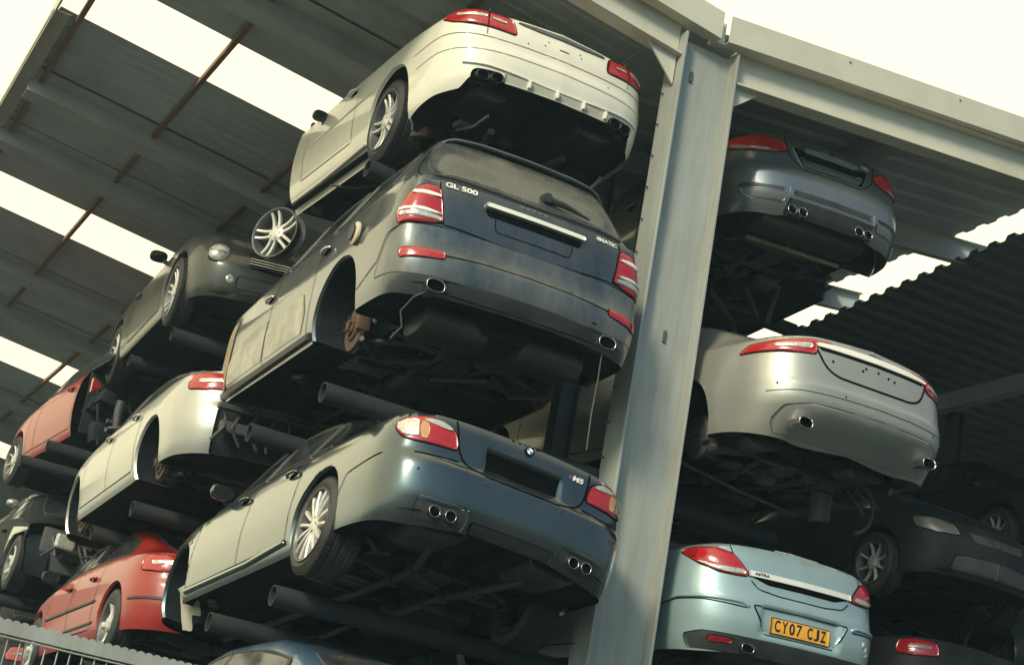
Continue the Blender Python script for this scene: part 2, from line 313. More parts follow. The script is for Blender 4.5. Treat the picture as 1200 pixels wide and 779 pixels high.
class MB:
    """collects geometry of one mesh"""
    def __init__(s): s.v = []; s.f = []; s.mi = []; s.n = 0
    def add(s, v, f, mi=0):
        v = np.asarray(v, float).reshape(-1, 3); s.v.append(v)
        s.f += [tuple(int(i)+s.n for i in q) for q in f]; s.mi += [mi]*len(f); s.n += len(v)
        return s
    def box(s, c, d, R=None, mi=0, bev=.0):
        c = np.array(c, float); h = np.array(d, float)/2
        b = min(bev, h.min()*.6)
        V = []; 
        if b <= 0:
            V = np.array([(x, y, z) for x in (-1, 1) for y in (-1, 1) for z in (-1, 1)], float)*h
            F = [(0, 1, 3, 2), (4, 6, 7, 5), (0, 4, 5, 1), (2, 3, 7, 6), (0, 2, 6, 4), (1, 5, 7, 3)]
        else:
            bm = bmesh.new(); bmesh.ops.create_cube(bm, size=1)
            for v in bm.verts: v.co = Vector((v.co.x*2*h[0], v.co.y*2*h[1], v.co.z*2*h[2]))
            bmesh.ops.bevel(bm, geom=list(bm.edges), offset=b, segments=2, profile=.5, affect='EDGES')
            bm.verts.ensure_lookup_table(); V = np.array([v.co[:] for v in bm.verts]); F = [tuple(v.index for v in f.verts) for f in bm.faces]; bm.free()
        if R is not None: V = V @ np.array(R).T
        return s.add(V + c, F, mi)
    def tube(s, pts, r, n=12, mi=0, cap=True, hollow=0.):
        pts = np.array(pts, float); m = len(pts); rr = np.broadcast_to(np.asarray(r, float), (m,))
        t = np.gradient(pts, axis=0); t /= np.linalg.norm(t, axis=1)[:, None]
        up = np.array([0, 0, 1.]) if abs(t[0, 2]) < .9 else np.array([1., 0, 0])
        V = []; a = np.linspace(0, 2*np.pi, n, endpoint=False)
        u = np.cross(up, t[0]); u /= np.linalg.norm(u)
        for i in range(m):
            u = u - t[i]*(u@t[i]); u /= np.linalg.norm(u); w = np.cross(t[i], u)
            V.append(pts[i] + rr[i]*(np.cos(a)[:, None]*u + np.sin(a)[:, None]*w))
        V = np.vstack(V); F = [(i*n+j, i*n+(j+1) % n, (i+1)*n+(j+1) % n, (i+1)*n+j) for i in range(m-1) for j in range(n)]
        if cap: F += [tuple(range(n))[::-1], tuple((m-1)*n+j for j in range(n))]
        return s.add(V, F, mi)
    def lathe(s, prof, n=40, axis='x', c=(0, 0, 0), mi=0, sc=(1, 1), a0=0, a1=2*np.pi):
        """prof: (along axis, radius); revolved round the axis"""
        p = np.array(prof, float); full = abs(a1-a0-2*np.pi) < 1e-6
        a = np.linspace(a0, a1, n, endpoint=not full); m = len(p)
        X = np.repeat(p[:, 0], n).reshape(m, n); A = np.outer(p[:, 1], np.cos(a))*sc[0]; B = np.outer(p[:, 1], np.sin(a))*sc[1]
        V = np.stack({'x': (X, A, B), 'y': (A, X, B), 'z': (A, B, X)}[axis], -1).reshape(-1, 3) + np.array(c)
        k = n if full else n-1
        F = [(i*n+j, i*n+(j+1) % n, (i+1)*n+(j+1) % n, (i+1)*n+j) for i in range(m-1) for j in range(k)]
        return s.add(V, F, mi)
    def prism(s, poly, z0, z1, axis='z', mi=0):
        p = np.array(poly, float); n = len(p)
        def P(h): 
            H = np.full(n, h)
            return np.stack({'z': (p[:, 0], p[:, 1], H), 'y': (p[:, 0], H, p[:, 1]), 'x': (H, p[:, 0], p[:, 1])}[axis], -1)
        V = np.vstack([P(z0), P(z1)])
        F = [tuple(range(n))[::-1], tuple(range(n, 2*n))] + [(i, (i+1) % n, n+(i+1) % n, n+i) for i in range(n)]
        return s.add(V, F, mi)
    def mesh(s, name, fix=True, weld=0.):
        me = bpy.data.meshes.new(name); me.from_pydata(np.vstack(s.v).tolist(), [], s.f)
        me.polygons.foreach_set('material_index', s.mi)
        if fix or weld:
            bm = bmesh.new(); bm.from_mesh(me)
            if weld: bmesh.ops.remove_doubles(bm, verts=bm.verts, dist=weld)
            if fix: bmesh.ops.recalc_face_normals(bm, faces=bm.faces)
            bm.to_mesh(me); bm.free()
        return me
    def build(s, name, mats, parent=None, smooth=False, fix=True, weld=0., auto=None):
        if not isinstance(mats, (list, tuple)): mats = [mats]
        o = obj(name, s.mesh(name, fix, weld), parent, mats, smooth)
        if auto: 
            me = o.data; me.polygons.foreach_set('use_smooth', [True]*len(me.polygons))
            bm = bmesh.new(); bm.from_mesh(me)
            for e in bm.edges:
                if len(e.link_faces) == 2 and e.calc_face_angle(0) > math.radians(auto): e.smooth = False
            bm.to_mesh(me); bm.free()
        return o

# ---------------------------------------------------------------- conforming patches and lines
def patch(mb, sh, kind, poly, off=.006, thick=.014, nr=14, nc=16, smooth=2, mi=0, crown=0.):
    """poly in surface coordinates; rows along the second coordinate"""
    p = chaikin(rounded(poly), smooth) if smooth else np.array(poly, float)
    lo, hi = p[:, 1].min(), p[:, 1].max(); e = (hi-lo)*.004
    rows = lo + e + (hi-lo-2*e)*(.5-.5*np.cos(np.linspace(0, np.pi, nr)))*1.0
    q = np.roll(p, -1, 0); L_, R_ = [], []
    for r in rows:
        xs = []
        for (x0, y0), (x1, y1) in zip(p, q):
            if (y0 <= r < y1) or (y1 <= r < y0): xs.append(x0 + (r-y0)*(x1-x0)/(y1-y0))
        L_.append(min(xs)); R_.append(max(xs))
    L_, R_ = np.array(L_), np.array(R_); u = np.linspace(0, 1, nc)
    A = L_[:, None] + (R_-L_)[:, None]*u; B = np.repeat(rows[:, None], nc, 1)
    P = sh.F(kind, A, B); N = sh.N(kind, A, B)
    cr = crown*np.sin(np.pi*np.linspace(0, 1, nr))[:, None]*np.sin(np.pi*u)[None] if crown else 0
    top = P + N*(off + (cr if crown else 0))[..., None] if crown else P + N*off
    V = top.reshape(-1, 3); F = [(i*nc+j, i*nc+j+1, (i+1)*nc+j+1, (i+1)*nc+j) for i in range(nr-1) for j in range(nc-1)]
    rim = [j for j in range(nc)] + [i*nc+nc-1 for i in range(1, nr)] + [(nr-1)*nc+j for j in range(nc-2, -1, -1)] + [i*nc for i in range(nr-2, 0, -1)]
    Vb = V[rim] - N.reshape(-1, 3)[rim]*thick; k = len(rim); n0 = len(V)
    F2 = [(rim[i], rim[(i+1) % k], n0+(i+1) % k, n0+i) for i in range(k)]
    mb.add(np.vstack([V, Vb]), F+F2, mi); return mb
def ribbon(mb, sh, kind, line, w=.007, off=.002, mi=0, closed=False, smooth=2, step=.03, h=0.):
    p = np.array(line, float)
    if smooth: p = chaikin(rounded(p, .05, closed), smooth, closed)
    if closed: p = np.vstack([p, p[:1]])
    out = [p[0]]
    for a, b in zip(p[:-1], p[1:]):
        k = max(1, int(np.ceil(np.linalg.norm(b-a)/step)))
        out += [a + (b-a)*(i+1)/k for i in range(k)]
    p = np.array(out); P = sh.F(kind, p[:, 0], p[:, 1]); N = sh.N(kind, p[:, 0], p[:, 1])
    t = np.gradient(P, axis=0); t /= np.maximum(np.linalg.norm(t, axis=1)[:, None], 1e-9); sd_ = np.cross(t, N)
    n = len(P)
    if h <= 0:
        A = P + sd_*w/2 + N*off; B = P - sd_*w/2 + N*off
        mb.add(np.vstack([A, B]), [(i, i+1, n+i+1, n+i) for i in range(n-1)], mi)
    else:
        R = [P + sd_*w/2 + N*(off-.004), P + sd_*w*.3 + N*(off+h), P - sd_*w*.3 + N*(off+h), P - sd_*w/2 + N*(off-.004)]
        mb.add(np.vstack(R), [(k*n+i, k*n+i+1, (k+1)*n+i+1, (k+1)*n+i) for k in range(3) for i in range(n-1)] + [(0, n, 2*n, 3*n), (n-1, 4*n-1, 3*n-1, 2*n-1)], mi)
    return mb
def text_mesh(txt, size, ext=.003, spacing=1., bold=0.):
    cu = bpy.data.curves.new('txt', 'FONT'); cu.body = txt; cu.size = size; cu.extrude = ext; cu.align_x = 'CENTER'; cu.align_y = 'CENTER'; cu.space_character = spacing; cu.offset = bold
    o = bpy.data.objects.new('txt', cu); COL.objects.link(o); bpy.context.view_layer.update()
    me = bpy.data.meshes.new_from_object(o.evaluated_get(bpy.context.evaluated_depsgraph_get())); bpy.data.objects.remove(o); return me
def text_on(name, txt, sh, s0, z0, width, height, m, parent, off=.006, kind='Q', bold=0., slope=0., ital=0.):
    me = text_mesh(txt, 1., .04, 1., bold)
    n = len(me.vertices); c = np.zeros(n*3); me.vertices.foreach_get('co', c); c = c.reshape(-1, 3)
    mn, mx = c[:, :2].min(0), c[:, :2].max(0); ctr = (mn+mx)/2; d = mx-mn
    u = (c[:, 0]-ctr[0])/d[0]*width; v = (c[:, 1]-ctr[1])/d[1]*height
    S = s0+u+ital*v; Z = z0+v+slope*u; P = sh.F(kind, S, Z); N = sh.N(kind, S, Z)
    c2 = P + N*(off + c[:, 2:3]*.06)
    me.vertices.foreach_set('co', c2.ravel()); me.update(); return obj(name, me, parent, [m], False)
# ---------------------------------------------------------------- the car builder
def rotm(yaw, pit, rol):
    return Matrix.Rotation(yaw, 3, 'Z') @ Matrix.Rotation(pit, 3, 'X') @ Matrix.Rotation(rol, 3, 'Y')
def body(sh, root, mats, arches, cut=None, lines=(), tlines=(), ds=.024, name='body', cut0=None):
    """arches: (side, y, z, r). lines: Q polylines for both sides."""
    sp = sh.sp; mb = MB()
    sm = sh.S; ns = int(sm/ds); s = np.linspace(-sm, sm, 2*ns+1); nv = 38
    v = np.linspace(0, 1, nv)
    a = abs(s); zb, zt = sh.zb(a), sh.zt(a)
    vv = v + .10*np.sin(np.pi*2*v)/np.pi
    Z = zb[:, None] + (zt-zb)[:, None]*vv; P = sh.Q(s[:, None]+0*Z, Z)
    mv = P.reshape(-1, 3); F = []
    inside = np.zeros(len(mv), bool); which = np.full(len(mv), -1)
    for k, (sd, yc, zc, r) in enumerate(arches):
        side = mv[:, 0]*sd > sp['W']*.36
        d = np.hypot(mv[:, 1]-yc, mv[:, 2]-zc); i = side & (d < r); inside |= i; which[i] = k
    cutv = np.zeros(len(mv), bool)
    if cut is not None: cutv |= mv[:, 1] > cut
    if cut0 is not None: cutv |= mv[:, 1] < cut0
    ins = inside.reshape(P.shape[:2]); ct = cutv.reshape(P.shape[:2])
    used = np.zeros(len(mv), bool)
    for i in range(2*ns):
        for j in range(nv-1):
            c = (ins[i, j], ins[i+1, j], ins[i+1, j+1], ins[i, j+1])
            if all(c) or ct[i, j] or ct[i+1, j]: continue
            q = (i*nv+j, (i+1)*nv+j, (i+1)*nv+j+1, i*nv+j+1); F.append(q)
            for k in q: used[k] = True
    for idx in np.where(used & inside)[0]:
        sd, yc, zc, r = arches[which[idx]]
        dy, dz = mv[idx, 1]-yc, mv[idx, 2]-zc; d = math.hypot(dy, dz)
        if d > 1e-6: mv[idx, 1] = yc + dy/d*r; mv[idx, 2] = zc + dz/d*r
    mb.add(mv, F, 0)
    # top skin
    st = np.r_[np.linspace(sh.ty0, sh.ty0+.5, 22)[:-1], np.linspace(sh.ty0+.5, sh.ty1-.3, 80), np.linspace(sh.ty1-.3, sh.ty1, 10)[1:]]
    qh = np.r_[np.linspace(0, .5, 10)[:-1], np.linspace(.5, .95, 16)[:-1], np.linspace(.95, 1, 5)]; q = np.r_[-qh[::-1], qh[1:]]
    T = sh.T(st[:, None]+0*q, q+0*st[:, None]); n, m = len(st), len(q)
    Ft = []
    for i in range(n-1):
        yv = T[i, :, 1].mean(); yv2 = T[i+1, :, 1].mean()
        if cut is not None and yv2 > cut: continue
        if cut0 is not None and yv < cut0: continue
        Ft += [(i*m+j, i*m+j+1, (i+1)*m+j+1, (i+1)*m+j) for j in range(m-1)]
    mb.add(T.reshape(-1, 3), Ft, 0)
    for L_ in lines:
        w = .008
        if isinstance(L_, dict): w = L_['w']; both = L_.get('both', True); L_ = L_['p']
        else: both = True
        p = np.array([(sh.key(x) if isinstance(x, tuple) else x, y) for x, y in L_], float)
        ribbon(mb, sh, 'Q', p, w, .0035, mi=1)
        if both and (p[:, 0] > .05).all(): ribbon(mb, sh, 'Q', p*[-1, 1], w, .0035, mi=1)
    for L_ in tlines:
        p = np.array(L_, float); ribbon(mb, sh, 'T', p, .008, mi=1)
        if (p[:, 1] > .05).all(): ribbon(mb, sh, 'T', p*[1, -1], .008, mi=1)
    o = mb.build(name, mats, root, smooth=True, fix=False, weld=.004)
    return o
def arch_liners(sh, root, arches, depth=.36, lipmat=None):
    W2 = sh.sp['W']/2
    for sd, yc, zc, r in arches:
        mb = MB(); s = sh.key(('y', yc)); zb = float(sh.zb(s))
        a_lo = math.asin(max(-.95, min(.95, (zb-zc)/r)))
        a = np.linspace(a_lo, math.pi-a_lo, 40); V = []
        for t in a:
            y, z = yc+r*math.cos(t), zc+r*math.sin(t); x = float(sh.Q(sh.key(('y', y)), max(z, zb))[0])
            V.append(((x-.001)*sd, y, z)); V.append(((x-.022)*sd, yc+(r-.012)*math.cos(t), zc+(r-.012)*math.sin(t))); V.append(((W2-depth)*sd, yc+(r+.01)*math.cos(t), zc+(r+.01)*math.sin(t)))
        n = len(a)
        mb.add(V, [(3*i, 3*i+3, 3*i+4, 3*i+1) for i in range(n-1)], 0 if lipmat else 1)
        mb.add(V, [(3*i+1, 3*i+4, 3*i+5, 3*i+2) for i in range(n-1)], 1)
        inner = [V[3*i+2] for i in range(n)]; c = ((W2-depth)*sd, yc, zb)
        mb.add(inner+[c], [(i, i+1, n) for i in range(n-1)], 1)
        mb.build('wheel_arch', [lipmat or UNDER, UNDER], root, smooth=True, fix=False)
def underbody(sh, root, arches, cut=None, y0=.08, clutter_n=1., seed=1, dz=.04, clutter_on=True):
    rd = random.Random(seed); sp = sh.sp; L, W2 = sp['L'], sp['W']/2; L1 = cut or L-.1
    mb = MB(); ys = np.linspace(y0, L1, 70); V = []
    for y in ys:
        s = sh.key(('y', y)); x = float(np.interp(y, sh.by, sh.bx)) - .05
        for sd, yc, zc, r in arches:
            if abs(y-yc) < r+.01: x = min(x, W2-.36)
        z = float(sh.zb(s)) + dz + (.05*(1-sstep(0, .5, y)))
        x = max(x, .05); V += [(-x, y, z), (-x*.5, y, z+.02), (-.09, y, z+.02), (-.08, y, z+.09), (.08, y, z+.09), (.09, y, z+.02), (x*.5, y, z+.02), (x, y, z)]
    n = len(ys); mb.add(V, [(8*i+j, 8*i+j+1, 8*i+8+j+1, 8*i+8+j) for i in range(n-1) for j in range(7)])
    # stiffening ribs pressed in the floor
    for i in range(int(7*clutter_n)):
        y = .9 + i*(L1-1.3)/7; mb.box((rd.uniform(-.1, .1), y, float(sh.zb(sh.key(('y', y))))+dz-.005), (1.0, .06, .05), bev=.01)
    mb.build('floor_pan', UNDER, root, smooth=False, auto=30)
    if clutter_on: clutter(root, y0, L1, float(sh.zb(sh.key(('y', 2.)))) + dz - .03, W2, seed)
def clutter(root, y0, y1, z, W2, seed=0):
    """pipes, shields and brackets bolted under the floor"""
    rd = random.Random(seed)
    for sg in (-1, 1):
        mb = MB(); x = sg*rd.uniform(.12, .2); pts = [(x*1.8, y0+.35, z+.03), (x*1.2, y0+.8, z-.01), (x, y0+1.2, z), (x*.9, (y0+y1)/2, z+.01), (x*1.1, y1-.3, z)]
        mb.tube(pts, .030, 10)
        for q in pts[1:4]: mb.lathe([(-.03, .031), (-.03, .05), (.03, .05), (.03, .031)], 12, 'y', q)
        mb.build('exhaust_pipe', STEEL, root, auto=40)
    mb = MB(); mb.box((.36, y0+1.75, z+.01), (.42, .62, .15), bev=.05); mb.build('fuel_tank', PLAST, root, auto=40)
    mb = MB()
    for i in range(8): mb.box((-.38, y0+1.55+i*.055, z+.03+.008*(i % 2)), (.34, .05, .012), bev=.003)
    mb.build('heat_shield', SHIELD, root, auto=40)
    for i in range(7):
        a = np.array([rd.uniform(-.75, .75), rd.uniform(y0+.3, y1-.3), z+rd.uniform(-.02, .04)]); b = a+[rd.uniform(-.3, .3), rd.uniform(-.4, .4), rd.uniform(-.03, .02)]
        mb = MB(); mb.tube([a, (a+b)/2+[.02, 0, -.02], b], rd.uniform(.008, .02), 8); mb.build('brake_line', CAST, root, auto=40)
    for i in range(8):
        mb = MB(); mb.box((rd.uniform(-.75, .75), rd.uniform(y0+.3, y1-.2), z+rd.uniform(0, .03)), (rd.uniform(.05, .18), rd.uniform(.05, .2), rd.uniform(.03, .08)), Matrix.Rotation(rd.uniform(-.7, .7), 3, 'Z'), bev=.012)
        mb.build('floor_bracket', rd.choice([CAST, RUST, STEEL]), root, auto=40)
def axle(root, yc, zc, W2, seed=0, big=False):
    rd = random.Random(seed); mb = MB()
    mb.tube([(-.45, yc+.16, zc-.02), (-.3, yc+.20, zc-.07), (.3, yc+.20, zc-.07), (.45, yc+.16, zc-.02)], .038)
    mb.tube([(-.45, yc-.18, zc-.01), (-.25, yc-.20, zc-.06), (.25, yc-.20, zc-.06), (.45, yc-.18, zc-.01)], .032)
    for sd in (-1, 1):
        mb.tube([(sd*.35, yc+.18, zc-.06), (sd*(W2-.26), yc+.03, zc-.09)], .026)
        mb.tube([(sd*.36, yc-.18, zc-.05), (sd*(W2-.26), yc-.04, zc-.09)], .022)
        mb.tube([(sd*.12, yc, zc+.0), (sd*(W2-.24), yc, zc)], .028)      # drive shaft
        mb.tube([(sd*.5, yc-.02, zc-.05), (sd*.52, yc-.04, zc+.14), (sd*.52, yc-.05, zc+.26)], [.05, .055, .05])
        mb.tube([(sd*.35, yc+.38, zc-.03), (sd*.36, yc+.15, zc-.04)], .024)
    mb.box((0, yc, zc-.01), (.24, .34, .20), bev=.05); mb.box((0, yc-.22, zc-.02), (.14, .12, .12), bev=.03)
    mb.build('rear_axle', CAST, root, auto=40)
def mufflers(root, items, pipe=True):
    """items: list of (x, y, z, dx, dy, dz)"""
    for x, y, z, dx, dy, dz in items:
        mb = MB(); n = 20; a = np.linspace(0, 2*np.pi, n, endpoint=False)
        ax = 0 if dx >= dy else 1
        prof = [(-.5, .55), (-.48, .92), (-.44, 1), (.44, 1), (.48, .92), (.5, .55)]
        V = []
        for p, r in prof:
            ca = np.sign(np.cos(a))*abs(np.cos(a))**.7; sa = np.sign(np.sin(a))*abs(np.sin(a))**.7
            if ax == 0: V += [(x+p*dx, y+c*r*dy/2, z+s*r*dz/2) for c, s in zip(ca, sa)]
            else: V += [(x+c*r*dx/2, y+p*dy, z+s*r*dz/2) for c, s in zip(ca, sa)]
        m = len(prof); F = [(i*n+j, i*n+(j+1) % n, (i+1)*n+(j+1) % n, (i+1)*n+j) for i in range(m-1) for j in range(n)] + [tuple(range(n)), tuple((m-1)*n+j for j in range(n))]
        mb.add(V, F)
        mb.tube([(x, y+dy*.4, z), (x*.8, y+dy*.5+.3, z+.02), (x*.5, y+dy*.5+.9, z+.05), (x*.4, y+2.0, z+.05)], .03)
        mb.build('muffler', STEEL, root, auto=35)
def tip(root, sh, s, z, r=.036, sx=1., proud=.03, depth=.16, mat_=None, angle=0., y=None, sz=1., name='exhaust_tip'):
    c = sh.Q(s, z); yy = (c[1] if y is None else y) - proud
    mb = MB(); a = np.linspace(0, 2*np.pi, 28, endpoint=False); V = []; n = 28
    pw = .75 if sx > 1.2 else 1.
    prof = [(depth, .90), (.012, .98), (0, 1.03), (-.004, .99), (0, .93), (.012, .88), (depth*.8, .84)]
    for p, k in prof:
        for t in a:
            cx = math.copysign(abs(math.cos(t))**pw, math.cos(t))*r*sx*k; cz = math.copysign(abs(math.sin(t))**pw, math.sin(t))*r*sz*k
            V.append((c[0]+cx*math.cos(angle)-cz*math.sin(angle), yy+p, z+cx*math.sin(angle)+cz*math.cos(angle)))
    F = [(i*n+j, i*n+(j+1) % n, (i+1)*n+(j+1) % n, (i+1)*n+j) for i in range(len(prof)-1) for j in range(n)]
    mb.add(V, F, 0)
    dk = [(c[0]+(v[0]-c[0])*1.0, yy+max(.012, proud*.45), v[2]) for v in V[-n:]]; mb.add(dk, [tuple(range(n))], 1)
    return mb.build(name, [mat_ or CHROME, GAP], root, smooth=True, fix=False)
def add_wheel(root, sd, x, y, z, R=.33, rr=.235, w=.235, style=('pairs', 5), cam=0., dark=False, steer=0., parts=True, name='wheel'):
    """wheel whose outer face is at x*sd"""
    hub = bpy.data.objects.new('tmp', None)
    T = Matrix.Translation((x*sd, y, z)) @ Matrix.Rotation(steer, 4, 'Z') @ Matrix.Rotation(cam*sd, 4, 'Y') @ (Matrix.Rotation(math.pi, 4, 'Z') if sd < 0 else Matrix.Identity(4))
    bpy.data.objects.remove(hub)
    mb = MB()   # +x outward; outer face at 0
    mb.lathe([(-.16, .001), (-.16, .07), (-.07, .075), (-.045, .06), (-.035, .03), (-.035, .001)], 24, 'x')
    wheel = mb.build(name, CAST, root, auto=35); wheel.matrix_local = T
    t = MB(); hw = w/2; c = -hw-.004
    prof = [(c+hw*.78, rr+.004), (c+hw*.95, rr+.012), (c+hw*1.04, (rr+R)/2), (c+hw*.97, R-.03), (c+hw*.84, R-.008), (c+hw*.5, R), (c+hw*.46, R-.008), (c+hw*.40, R-.008), (c+hw*.36, R), (c+.012, R), (c+.008, R-.008), (c-.008, R-.008), (c-.012, R), (c-hw*.36, R), (c-hw*.40, R-.008), (c-hw*.46, R-.008), (c-hw*.5, R), (c-hw*.84, R-.008), (c-hw*.97, R-.03), (c-hw*1.04, (rr+R)/2), (c-hw*.95, rr+.012), (c-hw*.78, rr+.004), (c+hw*.78, rr+.004)]
    t.lathe(prof, 64, 'x')
    for k in range(72):   # shoulder tread blocks
        a = k*2*math.pi/72
        Rm = np.array([[1, 0, 0], [0, math.cos(a), -math.sin(a)], [0, math.sin(a), math.cos(a)]])
        for sx in (.68, -.68): t.box(Rm @ np.array([c+hw*sx, R+.0005, 0]), (hw*.30, .006, R*.05), Rm, bev=.0)
    t.build('tyre', BLACK, wheel, auto=40)
    r = MB()
    r.lathe([(-.012, rr-.012), (-.002, rr-.004), (0, rr+.006), (-.012, rr+.008), (-.03, rr-.006), (-.05, rr-.014), (-.10, rr-.03), (-w+.03, rr-.025), (-w, rr+.004), (-w+.004, rr-.006), (-w+.03, rr-.035), (-.10, rr-.04), (-.05, rr-.026), (-.012, rr-.012)], 56, 'x', mi=1)
    r.lathe([(-.055, .001), (-.012, .001), (-.010, .022), (-.014, .055), (-.022, .072), (-.06, .075)], 28, 'x')
    kind, n = style[0], style[1]
    def spoke(a, r0, r1, w0, w1, lat0=0., lat1=0., x0=-.02, x1=-.012, th=.03):
        K = 7; V = []
        for i in range(K):
            u = i/(K-1); rad = r0+(r1-r0)*u; ww = w0+(w1-w0)*u; lt = lat0+(lat1-lat0)*u; xx = x0+(x1-x0)*u - .018*math.sin(math.pi*u)*(1 if kind != 'curve' else -.4)
            for dx, dw in ((-th, .55), (0-.006, .5), (0, .30), (0, -.30), (-.006, -.5), (-th, -.55)):
                p = np.array([xx+dx, lt+dw*ww, rad]); V.append((p[0], p[1]*math.cos(a)-p[2]*math.sin(a), p[1]*math.sin(a)+p[2]*math.cos(a)))
        F = [(i*6+j, i*6+(j+1) % 6, (i+1)*6+(j+1) % 6, (i+1)*6+j) for i in range(K-1) for j in range(6)]
        r.add(V, F+[(0, 1, 2, 3, 4, 5)])
    for k in range(n):
        a = 2*math.pi*k/n + .3
        if kind == 'pairs':      # parallel twin spokes
            for l_ in (-1, 1): spoke(a, .045, rr-.008, .030, .024, l_*.024, l_*.036)
        elif kind == 'curve':    # pairs of spokes that spread to the rim
            for l_ in (-1, 1): spoke(a, .04, rr-.008, .022, .027, l_*.011, l_*.050)
        elif kind == 'wide': spoke(a, .04, rr-.008, .060, .050)
        elif kind == 'thin': spoke(a, .04, rr-.008, .024, .018)
        elif kind == 'vee':
            for l_ in (-1, 1): spoke(a, .04, rr-.008, .026, .018, l_*.012, l_*.038)
    for k in range(5):
        a = 2*math.pi*k/5; r.lathe([(-.03, .008), (-.012, .008), (-.010, .004)], 8, 'x', (0, .05*math.cos(a), .05*math.sin(a)), mi=1)
    r.build('rim', [ALLOYD if dark else ALLOY, ALLOYD], wheel, auto=35)
    d = MB(); d.lathe([(-.115, .05), (-.115, rr*.70), (-.09, rr*.70), (-.09, .05)], 40, 'x'); d.box((-.10, rr*.52, .06), (.10, .10, .16), bev=.02)
    d.build('brake_disc', CAST, wheel, auto=35)
    return wheel
def bare_hub(root, sd, x, y, z, r=.165, rust=RUST):
    mb = MB(); mb.lathe([(-.02, .001), (-.02, .035), (-.035, .036), (-.04, .07), (-.055, .072), (-.06, .10), (-.075, .105), (-.075, r), (-.10, r), (-.10, .05), (-.2, .05)], 40, 'x')
    mb.box((-.085, r*.80, .02), (.10, .07, .17), bev=.02)
    for k in range(5):
        a = 2*math.pi*k/5+.2; mb.lathe([(-.04, .008), (-.012, .008), (-.010, .002)], 8, 'x', (0, .052*math.cos(a), .052*math.sin(a)))
    h = mb.build('brake_disc', rust, root, auto=35)
    h.matrix_local = Matrix.Translation((x*sd, y, z)) @ (Matrix.Rotation(math.pi, 4, 'Z') if sd < 0 else Matrix.Identity(4))
    g = MB(); g.tube([(0, y, z), (sd*(x-.15), y, z)], .026); g.tube([(sd*(x-.2), y-.02, z+.05), (sd*(x-.26), y-.03, z+.3)], .03, mi=0)
    g.tube([(sd*(x-.22), y+.02, z-.06), (sd*(x-.5), y+.22, z-.05)], .024); g.tube([(sd*(x-.2), y+.06, z-.02), (sd*(x-.2), y+.34, z-.03)], .02)
    g.build('suspension_arm', CAST, root, auto=40)
def handle(root, sh, y, z, sd=-1, L=.19, m=PLAST):
    s = sh.key(('y', y))*sd; mb = MB()
    # recess cup and grip bar
    patch(mb, sh, 'Q', [(s-.07, z-.02), (s+.07, z-.02), (s+.07, z+.02), (s-.07, z+.02)], .003, .004, 6, 8, mi=1)
    u = np.linspace(-L/2, L/2, 9); P = sh.Q(s+u, z+0*u); N = sh.N('Q', s+u, z+0*u); h = .012+.024*np.sin(np.pi*(u/L+.5))**.5
    mb.tube(P+N*h[:, None], .0125, 10)
    mb.build('door_handle', [m, GAP], root, smooth=True)
def mirror(root, x, y, z, m, sd=-1, size=1.):
    mb = MB(); n = 14; V = []
    prof = [(0, .15), (.02, .7), (.05, .95), (.09, 1), (.115, .97), (.12, .9)]
    a = np.linspace(0, 2*np.pi, n, endpoint=False)
    for p, k in prof:
        for t in a:
            V.append((sd*(x+.07+.095*size*k*math.copysign(abs(math.cos(t))**.7, math.cos(t))), y+.06-p, z+.06*size*k*math.copysign(abs(math.sin(t))**.7, math.sin(t))))
    F = [(i*n+j, i*n+(j+1) % n, (i+1)*n+(j+1) % n, (i+1)*n+j) for i in range(len(prof)-1) for j in range(n)]
    mb.add(V, F, 0); mb.add(V[-n:], [tuple(range(n))], 1); mb.add(V[:n], [tuple(range(n))], 0)
    mb.tube([(sd*(x-.06), y+.01, z-.07), (sd*(x+.03), y, z-.04)], [.03, .022], mi=2)
    mb.build('wing_mirror', [m, GLASS, PLAST], root, smooth=True, fix=False)
def glass(root, sh, kind, poly, name='window', m=None, both=False, off=.004, frame=True, nr=16, nc=20, chrome=False, tid=None):
    for sg in ((1, -1) if both else (1,)):
        p = np.array(poly, float)*([1, sg] if kind == 'T' else [sg, 1])
        mb = MB(); patch(mb, sh, kind, p, off, .01, nr, nc, smooth=2)
        o = mb.build(name, m or GLASS, root, smooth=True, fix=False)
        if frame:
            r = MB(); ribbon(r, sh, kind, p, .022, .006, closed=True, h=.004)
            r.build('window_frame', CHROME if chrome else PLAST, o, smooth=False)
def lamp(root, sh, poly, m, name='tail_lamp', both=True, off=.008, gap=True, sides=(1, -1), nr=16, nc=22, crown=0., smooth=2):
    res = []
    for sg in sides:
        p = np.array([(sh.key(x) if isinstance(x, tuple) else x, y) for x, y in poly], float)*[sg, 1]
        mb = MB(); patch(mb, sh, 'Q', p, off, .02, nr, nc, smooth=smooth, crown=crown)
        if gap: ribbon(mb, sh, 'Q', p, .014, off*.5+.001, mi=1, closed=True)
        res.append(mb.build(name, [m, GAP], root, smooth=True, fix=False))
    return res
def seg(lamps, sh, poly, m, name, off=.019, sides=(1, -1), smooth=1, nr=6, nc=14):
    for o, sg in zip(lamps, sides):
        p = np.array(poly, float)*[sg, 1]; mb = MB(); patch(mb, sh, 'Q', p, off, .006, nr, nc, smooth=smooth)
        mb.build(name, m, o, smooth=True, fix=False)
def panel(root, sh, poly, m, name, off=.004, kind='Q', smooth=2, nr=16, nc=30, gap=.010, thick=.012):
    p = np.array([(sh.key(x) if isinstance(x, tuple) else x, y) for x, y in poly], float)
    mb = MB(); patch(mb, sh, kind, p, off, thick, nr, nc, smooth=smooth)
    if gap: ribbon(mb, sh, kind, p, gap, .0015, mi=1, closed=True)
    return mb.build(name, [m, GAP], root, smooth=True, fix=False)
